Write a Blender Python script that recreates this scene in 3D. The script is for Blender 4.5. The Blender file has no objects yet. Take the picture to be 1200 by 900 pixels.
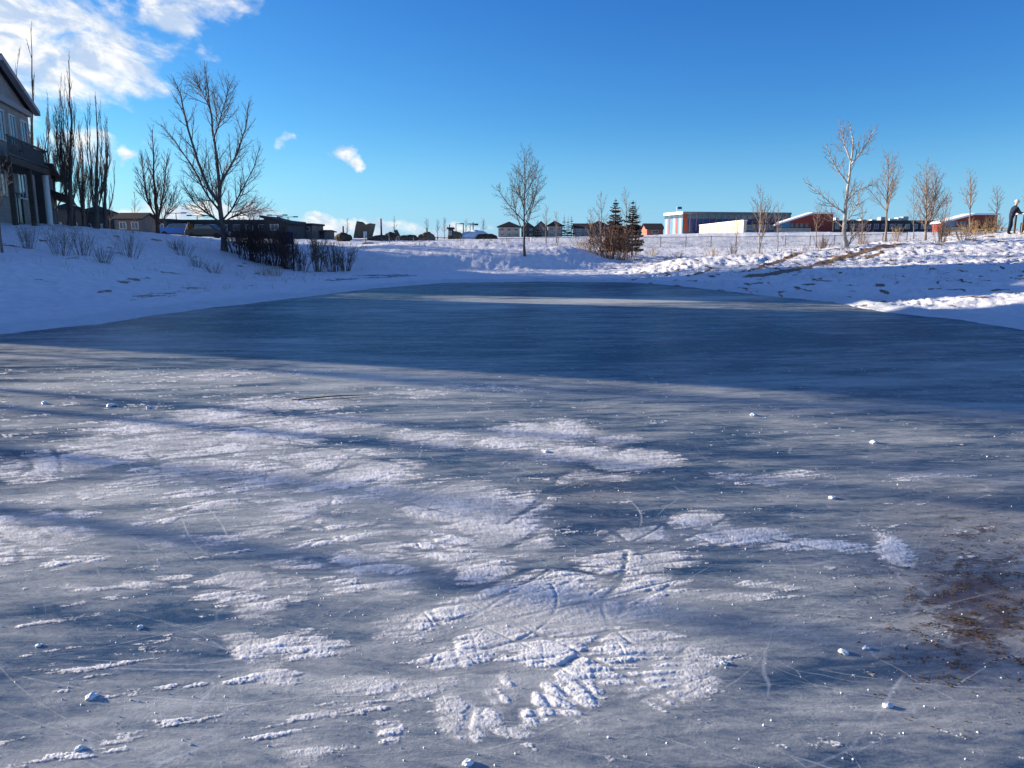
import bpy, bmesh, math, random
import numpy as np
from mathutils import Vector, Matrix, Quaternion

random.seed(7)
R = math.radians
scene = bpy.context.scene
COL = scene.collection

# ------------------------------------------------------------------ camera model
CAMZ = 1.6
F = 900.0
PITCH = math.atan(165.0 / F)
CP, SP = math.cos(PITCH), math.sin(PITCH)


def ray(px, py):
    a = (px - 600.0) / F
    b = (450.0 - py) / F
    return (a, CP + b * SP, -SP + b * CP)


def at(px, py, Y):
    d = ray(px, py)
    s = Y / d[1]
    return Vector((d[0] * s, Y, CAMZ + d[2] * s))


def ground(px, py):
    d = ray(px, py)
    s = -CAMZ / d[2]
    return (d[0] * s, d[1] * s)


def to_px(X, Y, Z):
    dz = Z - CAMZ
    depth = Y * CP - dz * SP
    up = Y * SP + dz * CP
    depth = np.where(np.abs(depth) < 1e-6, 1e-6, depth)
    return 600 + F * X / depth, 450 - F * up / depth


# ------------------------------------------------------------------ tagging
def tag(o, label=None, cat=None, group=None, kind=None):
    if label: o['label'] = label
    if cat: o['category'] = cat
    if group: o['group'] = group
    if kind: o['kind'] = kind
    return o


def empty(name, loc, label=None, cat=None, group=None, rz=0.0):
    o = bpy.data.objects.new(name, None)
    COL.objects.link(o)
    o.location = loc
    o.rotation_euler = (0, 0, rz)
    o.empty_display_size = 0.2
    return tag(o, label, cat, group)


class MB:
    def __init__(s):
        s.v = []; s.f = []

    def poly(s, pts):
        n = len(s.v)
        s.v += [tuple(p) for p in pts]
        s.f.append(tuple(range(n, n + len(pts))))
        return s

    def box(s, x0, x1, y0, y1, z0, z1):
        n = len(s.v)
        for z in (z0, z1):
            for x, y in ((x0, y0), (x1, y0), (x1, y1), (x0, y1)):
                s.v.append((x, y, z))
        for q in ((0, 3, 2, 1), (4, 5, 6, 7), (0, 1, 5, 4), (1, 2, 6, 5), (2, 3, 7, 6), (3, 0, 4, 7)):
            s.f.append(tuple(n + i for i in q))
        return s

    def prism(s, poly, d):
        """extrude planar polygon (list of Vector) by vector d"""
        d = Vector(d)
        n = len(s.v); k = len(poly)
        s.v += [tuple(p) for p in poly]
        s.v += [tuple(Vector(p) + d) for p in poly]
        s.f.append(tuple(n + i for i in range(k)))
        s.f.append(tuple(n + k + i for i in reversed(range(k))))
        for i in range(k):
            j = (i + 1) % k
            s.f.append((n + i, n + k + i, n + k + j, n + j))
        return s

    def tube(s, pts, radii, sides=6, cap=True):
        pts = [Vector(p) for p in pts]
        n0 = len(s.v)
        d = (pts[1] - pts[0])
        if d.length < 1e-9: return s
        d.normalize()
        ref = Vector((0, 0, 1)) if abs(d.z) < 0.9 else Vector((1, 0, 0))
        u = d.cross(ref).normalized(); w = d.cross(u).normalized()
        for i, p in enumerate(pts):
            if 0 < i < len(pts) - 1:
                d = (pts[i + 1] - pts[i - 1])
            elif i == len(pts) - 1:
                d = pts[i] - pts[i - 1]
            if d.length > 1e-9:
                d = d.normalized()
                u = (u - d * u.dot(d))
                if u.length < 1e-6: u = d.orthogonal()
                u.normalize(); w = d.cross(u)
            r = radii[i] if hasattr(radii, '__len__') else radii
            for k in range(sides):
                a = 2 * math.pi * k / sides
                q = p + (u * math.cos(a) + w * math.sin(a)) * r
                s.v.append((q.x, q.y, q.z))
        for i in range(len(pts) - 1):
            for k in range(sides):
                a = n0 + i * sides + k; b = n0 + i * sides + (k + 1) % sides
                s.f.append((a, b, b + sides, a + sides))
        if cap and sides > 3:
            s.f.append(tuple(n0 + k for k in reversed(range(sides))))
            e = n0 + (len(pts) - 1) * sides
            s.f.append(tuple(e + k for k in range(sides)))
        return s

    def build(s, name, mat, parent=None, smooth=False, bevel=0):
        me = bpy.data.meshes.new(name)
        me.from_pydata(s.v, [], s.f)
        me.validate()
        me.update()
        if smooth:
            me.polygons.foreach_set('use_smooth', [True] * len(me.polygons))
        o = bpy.data.objects.new(name, me)
        COL.objects.link(o)
        if mat: me.materials.append(mat)
        if parent: o.parent = parent
        if bevel:
            m = o.modifiers.new('bevel', 'BEVEL'); m.width = bevel; m.segments = 2; m.limit_method = 'ANGLE'
        return o


# ------------------------------------------------------------------ numpy noise
def _hash(ix, iy, seed):
    h = (ix.astype(np.int64) * 374761393 + iy.astype(np.int64) * 668265263 + seed * 1274126177) & 0xffffffff
    h = ((h ^ (h >> 13)) * 1274126177) & 0xffffffff
    h = (h ^ (h >> 16)) & 0xffffffff
    return h


def perlin(x, y, seed=0):
    ix = np.floor(x); iy = np.floor(y)
    fx = x - ix; fy = y - iy
    u = fx * fx * fx * (fx * (fx * 6 - 15) + 10); v = fy * fy * fy * (fy * (fy * 6 - 15) + 10)

    def g(dx, dy):
        h = _hash(ix + dx, iy + dy, seed).astype(np.float64) * (2 * math.pi / 4294967296.0)
        return np.cos(h) * (fx - dx) + np.sin(h) * (fy - dy)
    a = g(0, 0); b = g(1, 0); c = g(0, 1); d = g(1, 1)
    return (a + (b - a) * u + (c - a) * v + (a - b - c + d) * u * v) * 1.5


def fbm(x, y, octv=4, seed=0, gain=0.5, lac=2.03):
    s = np.zeros_like(x); a = 1.0; t = 0
    for o in range(octv):
        s += a * perlin(x, y, seed + o * 17); t += a
        a *= gain; x = x * lac + 3.1; y = y * lac + 7.7
    return s / t


def sstep(a, b, x):
    t = np.clip((x - a) / (b - a), 0, 1)
    return t * t * (3 - 2 * t)


# ------------------------------------------------------------------ terrain height
SH_PX = [(0, 391), (110, 380), (220, 364), (330, 351), (440, 338), (520, 331.5), (640, 330), (740, 331), (790, 334.5),
         (885, 345), (976, 354), (1039, 366), (1130, 375), (1200, 387)]
SHORE = [ground(x, y) for x, y in SH_PX]
SHORE = [(-20, -30), (-15, -6), (-11.5, 6)] + SHORE + [(11.5, 8), (15, -6), (20, -30)]
SHORE = np.array(SHORE)

CTRL_PX = [
    (-150, 262, 33), (0, 268, 36), (60, 270, 40), (130, 273, 45), (200, 277, 50), (263, 296, 45), (262, 284, 52), (300, 288, 50),
    (0, 330, 20), (0, 300, 27), (100, 345, 19), (100, 310, 26), (200, 337, 24), (200, 303, 38), (300, 330, 32),
    (400, 322, 39), (350, 300, 46), (400, 287, 56), (430, 290, 62), (430, 290, 85), (300, 283, 85), (200, 276, 85), (100, 272, 80),
    (500, 318, 43), (500, 292.3, 48), (600, 317.5, 43), (560, 292.3, 48), (620, 292.6, 48), (500, 292, 62), (600, 292, 63), (700, 317, 44), (680, 294, 50), (715, 304, 50),
    (700, 296, 62), (780, 300, 60), (870, 296, 62), (500, 291, 85), (700, 291, 85), (870, 290, 85), (1040, 287, 85), (1200, 276, 85),
    (400, 280, 170), (500, 279, 180), (700, 278, 180), (860, 272.5, 160), (1000, 272.5, 160), (1150, 272.5, 130),
    (760, 324, 37), (800, 305, 40), (850, 302, 42), (920, 296, 42), (1000, 290, 41), (1100, 284, 42), (1200, 273.5, 42),
    (850, 325, 31.5), (900, 310, 36), (1000, 330, 26), (1000, 310, 33), (1100, 343, 21.5), (1100, 310, 30), (1200, 345, 19), (1200, 310, 27),
    (1200, 290, 35), (1300, 275, 38), (1300, 300, 28),
]
pts = []
for (px, py, Y) in CTRL_PX:
    p = at(px, py, Y); pts.append((p.x, p.y, p.z))
for (x, y) in SHORE[3:-3]:
    pts.append((x, y, 0.05))
pts += [(-30, 0, 2.2), (-32, 20, 2.2), (-19, 4, 1.0), (-24, -20, 1), (-38, -30, 2.6), (0, -45, 1), (26, -20, 1.2), (22, 0, 1.0), (32, 10, 2),
        (40, 30, 2.6), (-45, 50, 2.6), (-60, 85, 2.8), (55, 60, 2.9), (-200, 0, 3.2), (200, 0, 3.6), (0, -200, 3), (-150, 170, 3.2),
        (0, 300, 3.8), (-200, 300, 3.6), (200, 300, 4.6), (-140, -140, 3), (140, -140, 3)]
P = np.array(pts); S_ = 50.0
def _tps(r2):
    return np.where(r2 > 1e-12, 0.5 * r2 * np.log(np.maximum(r2, 1e-12)), 0)
A = P[:, :2] / S_
K = _tps(((A[:, None, :] - A[None, :, :]) ** 2).sum(-1)) + 1e-4 * np.eye(len(A))
Q = np.hstack([np.ones((len(A), 1)), A])
M_ = np.block([[K, Q], [Q.T, np.zeros((3, 3))]])
W_ = np.linalg.solve(M_, np.concatenate([P[:, 2], np.zeros(3)]))


def seg_dist(x, y, pl, closed=False):
    best = np.full(x.shape, 1e9)
    n = len(pl)
    for i in range(n if closed else n - 1):
        ax, ay = pl[i]; bx, by = pl[(i + 1) % n]
        dx, dy = bx - ax, by - ay
        t = np.clip(((x - ax) * dx + (y - ay) * dy) / (dx * dx + dy * dy + 1e-12), 0, 1)
        best = np.minimum(best, (x - ax - t * dx) ** 2 + (y - ay - t * dy) ** 2)
    return np.sqrt(best)


def pond_sd(x, y):
    d = seg_dist(x, y, SHORE, True)
    inside = np.zeros(x.shape, bool)
    n = len(SHORE)
    for i in range(n):
        x1, y1 = SHORE[i]; x2, y2 = SHORE[(i + 1) % n]
        if y1 == y2: continue
        c = ((y1 > y) != (y2 > y)) & (x < (x2 - x1) * (y - y1) / (y2 - y1) + x1)
        inside ^= c
    return np.where(inside, -d, d)


def height(x, y, detail=False):
    x = np.asarray(x, float); y = np.asarray(y, float)
    sh = x.shape
    x = x.ravel(); y = y.ravel()
    z = np.zeros_like(x)
    CH = 60000
    for i in range(0, len(x), CH):
        a = np.stack([x[i:i + CH], y[i:i + CH]], 1) / S_
        r2 = ((a[:, None, :] - A[None]) ** 2).sum(-1)
        z[i:i + CH] = _tps(r2) @ W_[:len(A)] + W_[len(A)] + a @ W_[len(A) + 1:]
    rad = np.hypot(x, y)
    y0 = 44.6 + 0.5 * perlin(x * .22, y * 0 + 3.3, 61)
    prof = 1.25 * sstep(0, 3.0, y - y0)
    reg = sstep(-17, -11, x) * sstep(9, 4, x) * sstep(52, 48.5, y)
    z = np.where(reg > 0, z * (1 - reg) + np.minimum(z, prof) * reg, z)
    far = sstep(230, 330, rad)
    z = z * (1 - far) + 4.0 * far
    z = np.clip(z, 0.0, 5.6)
    sd = pond_sd(x, y) + 0.12 * perlin(x * 0.9, y * 0.9, 5) + 0.05 * perlin(x * 3.1, y * 3.1, 6)
    z = np.where(sd > 0, 0.012 + 0.05 * sstep(0, 0.5, sd) + z * sstep(0, 2.5, sd), -0.3 * sstep(0, -0.35, sd) + 0.012 * (sd > -0.02))
    if detail:
        on = sstep(0.1, 1.5, sd)
        b = fbm(x * 0.22, y * 0.22, 3, 11) * 0.16
        right = sstep(2, 9, x) * sstep(60, 50, y)
        lum = fbm(x * 1.9, y * 1.9, 3, 21)
        mk = .25 + 1.1 * sstep(-.25, .35, fbm(x * .33, y * .33, 3, 47))
        right = right * mk
        foot = np.minimum(0, perlin(x * 4.3 + 1.5 * perlin(x, y, 35), y * 3.0 + 1.5 * perlin(x, y, 36), 31) + 0.15) * (0.5 + 0.8 * np.clip(perlin(x * .25, y * .25, 33) + .4, 0, 1))
        z = z + on * (b * sstep(1, 6, sd) + lum * (0.05 + 0.04 * right) + foot * (0.04 + 0.12 * right) + right * .05 * perlin(x * 1.0, y * .8, 49)
                      + 0.025 * fbm(x * 7, y * 7, 3, 41) * (0.6 + 1.6 * right))
        # shovelled berm along the far/left ice edge
        z += 0.05 * np.exp(-((sd - 0.5) / 0.3) ** 2) * (1 + perlin(x * 1.3, y * 1.3, 9))
    return z.reshape(sh)


def gz(x, y):
    return float(height(np.array([x]), np.array([y]), True)[0])


def polar(angs, rads):
    AA, RR = np.meshgrid(angs, rads)
    return RR * np.sin(AA), RR * np.cos(AA)


def grid_mesh(name, X, Y, Z, mat, attrs={}, wrap=True, keep=None, parent=None):
    nr, nc = X.shape
    co = np.stack([X, Y, Z], -1).reshape(-1, 3).astype(np.float32)
    i = np.arange(nr - 1)[:, None]; j = np.arange(nc if wrap else nc - 1)[None, :]
    j2 = (j + 1) % nc
    q = np.stack([i * nc + j, i * nc + j2, (i + 1) * nc + j2, (i + 1) * nc + j], -1)
    q = q[..., ::-1].reshape(-1, 4)
    if keep is not None:
        k = keep.ravel()
        q = q[k[q].any(1)]
        used = np.zeros(len(co), bool); used[q.ravel()] = True
        remap = np.cumsum(used) - 1
        q = remap[q]; co = co[used]
        attrs = {a: v.ravel()[used] for a, v in attrs.items()}
    me = bpy.data.meshes.new(name)
    me.vertices.add(len(co)); me.vertices.foreach_set('co', co.ravel())
    me.loops.add(q.size); me.loops.foreach_set('vertex_index', q.ravel().astype(np.int32))
    me.polygons.add(len(q)); me.polygons.foreach_set('loop_start', (np.arange(len(q)) * 4).astype(np.int32))
    me.polygons.foreach_set('loop_total', np.full(len(q), 4, np.int32))
    me.polygons.foreach_set('use_smooth', np.ones(len(q), bool))
    me.update(calc_edges=True)
    for a, v in attrs.items():
        at_ = me.attributes.new(a, 'FLOAT', 'POINT')
        at_.data.foreach_set('value', v.ravel().astype(np.float32))
    me.materials.append(mat)
    o = bpy.data.objects.new(name, me)
    COL.objects.link(o)
    return o


# ------------------------------------------------------------------ material helpers
class NT:
    def __init__(s, nt):
        s.nt = nt; s.n = nt.nodes; s.l = nt.links

    def new(s, t, **kw):
        n = s.n.new(t)
        for k, v in kw.items():
            setattr(n, k, v)
        return n

    def put(s, sock, v):
        if isinstance(v, bpy.types.NodeSocket): s.l.new(v, sock)
        else:
            if isinstance(v, tuple) and len(v) == 3 and sock.type == 'RGBA': v = v + (1,)
            sock.default_value = v

    def math(s, op, a, b=0.0, c=0.0, clamp=False):
        n = s.new('ShaderNodeMath', operation=op); n.use_clamp = clamp
        s.put(n.inputs[0], a); s.put(n.inputs[1], b); s.put(n.inputs[2], c)
        return n.outputs[0]

    def mix(s, f, a, b, blend='MIX'):
        n = s.new('ShaderNodeMix', data_type='RGBA', blend_type=blend)
        s.put(n.inputs[0], f); s.put(n.inputs[6], a); s.put(n.inputs[7], b)
        return n.outputs[2]

    def ramp(s, x, lo, hi, a=0.0, b=1.0, smooth=True):
        n = s.new('ShaderNodeMapRange'); n.interpolation_type = 'SMOOTHSTEP' if smooth else 'LINEAR'
        s.put(n.inputs[0], x); s.put(n.inputs[1], lo); s.put(n.inputs[2], hi); s.put(n.inputs[3], a); s.put(n.inputs[4], b)
        return n.outputs[0]

    def noise(s, vec, scale, detail=4, rough=0.55, dist=0.0, sc3=None, rot=0.0):
        if sc3 or rot:
            m = s.new('ShaderNodeMapping')
            s.l.new(vec, m.inputs[0]); m.inputs['Rotation'].default_value = (0, 0, rot)
            m2 = s.new('ShaderNodeMapping'); s.l.new(m.outputs[0], m2.inputs[0])
            m2.inputs['Scale'].default_value = sc3 or (1, 1, 1)
            vec = m2.outputs[0]
        n = s.new('ShaderNodeTexNoise')
        s.l.new(vec, n.inputs['Vector']); n.inputs['Scale'].default_value = scale
        n.inputs['Detail'].default_value = detail; n.inputs['Roughness'].default_value = rough
        n.inputs['Distortion'].default_value = dist
        return n.outputs['Fac']

    def attr(s, name):
        n = s.new('ShaderNodeAttribute'); n.attribute_name = name
        return n.outputs['Fac']

    def bump(s, h, strength, dist, normal=None):
        n = s.new('ShaderNodeBump'); n.inputs['Strength'].default_value = strength; n.inputs['Distance'].default_value = dist
        s.put(n.inputs['Height'], h)
        if normal: s.l.new(normal, n.inputs['Normal'])
        return n.outputs[0]


def material(name):
    m = bpy.data.materials.new(name); m.use_nodes = True
    t = NT(m.node_tree)
    bsdf = m.node_tree.nodes['Principled BSDF']
    return m, t, bsdf


_mc = {}
def mat(name, col, rough=0.75, var=0.25, scale=6.0, metal=0.0, bump=0.25, spec=0.3):
    """plain procedural surface with mottled colour and a fine bump"""
    if name in _mc: return _mc[name]
    m, t, b = material(name)
    tc = t.new('ShaderNodeTexCoord').outputs['Object']
    n = t.noise(tc, scale, 5, 0.6)
    n2 = t.noise(tc, scale * 0.17, 3, 0.5)
    f = t.ramp(t.math('ADD', t.math('MULTIPLY', n, 0.6), t.math('MULTIPLY', n2, 0.4)), 0.3, 0.7)
    lo = tuple(c * (1 - var) for c in col); hi = tuple(min(1, c * (1 + var)) for c in col)
    t.l.new(t.mix(f, lo, hi), b.inputs['Base Color'])
    b.inputs['Roughness'].default_value = rough; b.inputs['Metallic'].default_value = metal
    b.inputs['Specular IOR Level'].default_value = spec
    if bump: t.l.new(t.bump(n, bump, 0.02), b.inputs['Normal'])
    _mc[name] = m
    return m


def siding(name, col, step=0.2):
    if name in _mc: return _mc[name]
    m, t, b = material(name)
    g = t.new('ShaderNodeTexCoord').outputs['Object']
    sp = t.new('ShaderNodeSeparateXYZ'); t.l.new(g, sp.inputs[0])
    z = t.math('FRACT', t.math('DIVIDE', sp.outputs[2], step))
    gap = t.ramp(z, 0.0, 0.12, 0.55, 1.0)
    n = t.noise(g, 1.5, 4)
    c = t.mix(t.ramp(n, 0.3, 0.7), tuple(k * 0.82 for k in col), tuple(k * 1.1 for k in col))
    t.l.new(t.mix(1.0, c, gap, 'MULTIPLY'), b.inputs['Base Color'])
    t.l.new(t.bump(z, 0.5, 0.03), b.inputs['Normal'])
    b.inputs['Roughness'].default_value = 0.7
    _mc[name] = m
    return m


def glassy(name, col=(0.03, 0.04, 0.06)):
    if name in _mc: return _mc[name]
    m, t, b = material(name)
    g = t.new('ShaderNodeTexCoord').outputs['Object']
    t.l.new(t.mix(t.ramp(t.noise(g, 0.8, 2), 0.4, 0.6), col, tuple(c * 2.2 for c in col)), b.inputs['Base Color'])
    b.inputs['Roughness'].default_value = 0.12; b.inputs['Specular IOR Level'].default_value = 0.9
    _mc[name] = m
    return m


# ------------------------------------------------------------------ snow terrain
def bare_mask(x, y):
    """brown trampled earth showing through the snow"""
    b = np.zeros_like(x)
    wob = 0.35 * fbm(x * 1.1, y * 1.1, 3, 71)
    ppath = [((885, 333, 30.5), (925, 325, 32), (960, 314, 34), (1010, 301, 37.5), (1060, 291, 40.5)),
             ((880, 318, 34), (915, 309, 36.5), (935, 303, 38.5)), ((815, 324, 34.5), (835, 318, 36)),
             ((1095, 288, 41), (1130, 282, 42), (1160, 279, 42)), ((1020, 305, 35), (1035, 300, 37))]
    for k, pl in enumerate(ppath):
        g = [tuple(at(*p))[:2] for p in pl]
        d = seg_dist(x, y, g)
        b = np.maximum(b, sstep(0.75 if k == 0 else 0.4, 0.05, d + wob + 0.15 * perlin(x * 5, y * 5, 3)))
    # thin scattered melt patches
    right = sstep(1, 8, x) * sstep(70, 55, y) * sstep(15, 19, y)
    n = fbm(x * 2.0, y * 0.85, 4, 81)
    b = np.maximum(b, right * sstep(0.17, 0.38, n) * .85)
    # field around and behind the fence: stubble
    fld = sstep(50, 56, y) * sstep(220, 160, y)
    n2 = fbm(x * 0.9, y * 0.35, 4, 91)
    b = np.maximum(b, fld * sstep(0.08, 0.42, n2) * 0.55)
    lf = sstep(-6, -10, x) * sstep(20, 24, y) * sstep(60, 52, y)
    b = np.maximum(b, lf * sstep(0.30, 0.5, fbm(x * 1.0, y * 0.5, 3, 95)) * 0.6)
    return b


def snow_material():
    m, t, b = material('snow')
    g = t.new('ShaderNodeNewGeometry').outputs['Position']
    bare = t.attr('bare')
    n1 = t.noise(g, 3.0, 6, 0.65); n2 = t.noise(g, 30.0, 4, 0.6)
    edge = t.ramp(t.math('ADD', bare, t.math('MULTIPLY', t.math('SUBTRACT', n1, 0.5), 0.9)), 0.42, 0.6)
    white = t.mix(t.ramp(n1, 0.35, 0.7), (0.70, 0.72, 0.75), (0.84, 0.85, 0.87))
    earth = t.mix(t.ramp(n2, 0.35, 0.65), (0.10, 0.06, 0.035), (0.32, 0.22, 0.13))
    icy = t.attr('icy')
    white = t.mix(t.math('MULTIPLY', icy, 0.45), white, (0.35, 0.43, 0.50))
    t.l.new(t.mix(edge, white, earth), b.inputs['Base Color'])
    b.inputs['Roughness'].default_value = 0.6
    b.inputs['Specular IOR Level'].default_value = 0.25
    bb = t.bump(t.math('ADD', t.math('MULTIPLY', n1, 0.7), t.math('MULTIPLY', n2, 0.15)), 0.7, 0.1)
    t.l.new(bb, b.inputs['Normal'])
    return m


angs = np.concatenate([np.linspace(-R(180), -R(44), 130)[:-1], np.linspace(-R(44), R(44), 860)[:-1], np.linspace(R(44), R(180), 130)[:-1]])
rads = np.concatenate([np.array([0.5, 2, 4, 6, 7.5]), np.geomspace(8.5, 120, 430)[:-1], np.geomspace(120, 8000, 70)])
TX, TY = polar(angs, rads)
TZ = height(TX, TY, True)
sd_ = pond_sd(TX, TY)
icy_ = sstep(2.2, 0.2, sd_ + 0.8 * fbm(TX * .8, TY * .8, 3, 3)) * 0.9
terrain = grid_mesh('ground', TX, TY, TZ, snow_material(), {'bare': bare_mask(TX, TY), 'icy': icy_})
tag(terrain, kind='structure')

# ------------------------------------------------------------------ pond ice
# snow scraping density laid out on the ice: centre px, radii px, tilt deg, weight
BLOBS = [
    (60, 545, 70, 16, 8, .62), (160, 525, 80, 18, 8, .66), (110, 580, 70, 14, 8, .6), (230, 545, 70, 16, 10, .75), (290, 515, 70, 14, 5, .8), (250, 490, 60, 9, 4, .72),
    (170, 500, 60, 10, 4, .6), (370, 500, 60, 10, 3, .75), (330, 555, 60, 16, 5, .75), (420, 560, 60, 14, 8, .82), (250, 590, 60, 16, 8, .65), (40, 625, 60, 24, 10, .85),
    (90, 655, 35, 10, 8, .5), (390, 540, 50, 12, 4, .8), (440, 575, 40, 12, -10, .75), (500, 515, 45, 8, 0, .62), (330, 475, 60, 7, 2, .55), (190, 610, 50, 10, 6, .6),
    (345, 600, 38, 13, -5, .78), (300, 625, 35, 8, 12, .5), (385, 588, 25, 8, 0, .7), (230, 635, 50, 8, 4, .45),
    (400, 630, 60, 14, 12, .85), (430, 660, 50, 22, 25, .85), (350, 660, 45, 9, 4, .5), (440, 650, 30, 8, 0, .75), (470, 680, 18, 22, -30, .7),
    (540, 600, 55, 26, -5, .95), (580, 620, 50, 22, 0, .9), (550, 655, 40, 20, -15, .92), (510, 630, 30, 20, 20, .8), (620, 640, 25, 12, 0, .7), (620, 590, 25, 12, 0, .65),
    (640, 505, 50, 9, 0, .8), (600, 522, 40, 8, 0, .75), (670, 532, 40, 8, 5, .8), (745, 540, 45, 9, 0, .72), (725, 517, 25, 5, 0, .5), (620, 500, 30, 6, 5, .6),
    (745, 628, 35, 9, 0, .6), (815, 610, 28, 8, 0, .72), (745, 660, 55, 9, 5, .9), (850, 622, 30, 7, 0, .5), (885, 628, 35, 9, 0, .8), (950, 640, 50, 7, -3, .72),
    (1050, 645, 22, 15, -30, .8), (830, 632, 35, 6, -3, .6), (900, 685, 40, 4, -2, .5), (760, 690, 40, 14, 0, .7), (730, 655, 60, 8, 3, .7),
    (280, 685, 42, 18, 8, .8), (300, 700, 26, 22, -40, .7), (290, 760, 22, 12, -20, .85), (345, 762, 50, 9, 2, .8), (170, 680, 50, 6, 5, .5), (90, 690, 22, 7, 10, .5),
    (600, 700, 90, 16, 14, .85), (680, 720, 70, 26, 0, 1.0), (600, 740, 60, 18, 15, .9), (540, 765, 45, 15, 22, .9), (650, 765, 50, 22, 0, 1.0), (520, 720, 60, 10, 12, .85),
    (480, 745, 40, 7, 10, .6), (425, 802, 45, 9, 4, .85), (510, 800, 40, 8, 18, .75), (545, 838, 22, 24, 50, .95), (590, 818, 14, 30, -25, .9), (640, 830, 16, 34, -40, .9),
    (680, 825, 22, 26, -50, .7), (700, 785, 60, 16, 0, .85), (790, 795, 42, 24, 8, .95), (750, 765, 60, 10, 0, .85), (730, 745, 50, 12, 0, .8), (340, 690, 20, 12, 0, .5),
    (320, 790, 22, 14, -10, .55), (350, 880, 30, 18, 0, .5), (460, 860, 18, 14, 0, .45), (370, 838, 30, 6, 2, .5), (425, 830, 40, 4, 0, .5), (860, 700, 50, 6, 0, .4),
    (700, 560, 60, 6, 0, .35), (900, 560, 60, 6, 3, .4), (1090, 560, 50, 4, 2, .35), (500, 460, 40, 4, 0, .4), (560, 455, 60, 3, 0, .4), (250, 440, 80, 4, 3, .35),
]
FROST_AND_SUN = [(330, 445, 300, 14, 2, .6), (900, 470, 300, 20, -3, .5), (200, 620, 260, 60, 0, .4), (650, 780, 300, 80, 0, .45), (150, 860, 260, 60, 0, .3), (620, 880, 400, 50, 0, .4),
         (1050, 860, 200, 50, 0, .4), (1000, 700, 180, 60, 0, .25), (100, 410, 200, 9, 2, .7), (420, 430, 200, 8, 3, .55), (770, 352, 230, 2.5, 2, 1.5), (640, 352, 120, 2, 1, 1.2), (1080, 440, 160, 14, 5, .4)]  # frosted areas, plus thin pale entries painting the sunlit streak between house shadows
CLEAR = [(200, 380, 130, 9, -4, .8), (330, 374, 60, 4, -3, .8), (700, 410, 260, 24, 0, .7), (480, 345, 100, 5, 2, .6), (690, 575, 160, 26, -4, .6), (900, 392, 30, 3, 0, .8), (1010, 436, 60, 4, 4, .9), (870, 432, 50, 4, 4, .6),
         (700, 335, 120, 3, 0, .6), (1000, 395, 200, 12, 6, .5), (150, 770, 150, 40, 0, .4), (980, 790, 180, 30, 10, .4)]


def field(px, py, L):
    s = np.zeros_like(px)
    for (cx, cy, rx, ry, tilt, w) in L:
        a = R(tilt); ca, sa = math.cos(a), math.sin(a)
        dx = px - cx; dy = -(py - cy)
        u = (dx * ca + dy * sa) / (rx * 1.25); v = (-dx * sa + dy * ca) / (ry * 1.25)
        e = u * u + v * v
        s = np.maximum(s, w * np.exp(-e ** 1.3)) if L is BLOBS else s + w * np.exp(-e)
    return s


def proj0(X, Y):
    Yc = np.where(Y > 0.5, Y, 0.5)
    px, py = to_px(X, Yc, 0.0)
    return px, py


def rot(x, y, deg):
    a = R(deg)
    return x * math.cos(a) + y * math.sin(a), -x * math.sin(a) + y * math.cos(a)


ia = np.concatenate([np.linspace(-R(180), -R(42), 60)[:-1], np.linspace(-R(42), R(42), 720)[:-1], np.linspace(R(42), R(180), 60)[:-1]])
ir = np.geomspace(0.3, 46, 420)
IX, IY = polar(ia, ir)
ipx, ipy = proj0(IX, IY)
fr = field(ipx, ipy, FROST_AND_SUN) + 0.55 * field(ipx + 6 * perlin(IX * 3, IY * 3, 2), ipy, BLOBS)
cl = field(ipx, ipy, CLEAR)
n_big = fbm(IX * 0.35, IY * 0.35, 4, 201)
n_st = fbm(IX * 0.5 + IY * .1, IY * 2.2, 4, 211)
tone = 0.47 + fr * 0.45 - cl * 0.5 + 0.35 * n_big + 0.35 * n_st
du, dv = (ipx - 1150) / 110, (ipy - 710) / 110
dirt = np.exp(-(du * du + dv * dv)) + 0.45 * np.exp(-(((ipx - 690) / 70) ** 2 + ((ipy - 575) / 35) ** 2)) + 0.25 * np.exp(-(((ipx - 1120) / 90) ** 2 + ((ipy - 600) / 30) ** 2))
dirt = np.where(IY > 0.5, dirt, 0)


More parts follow.
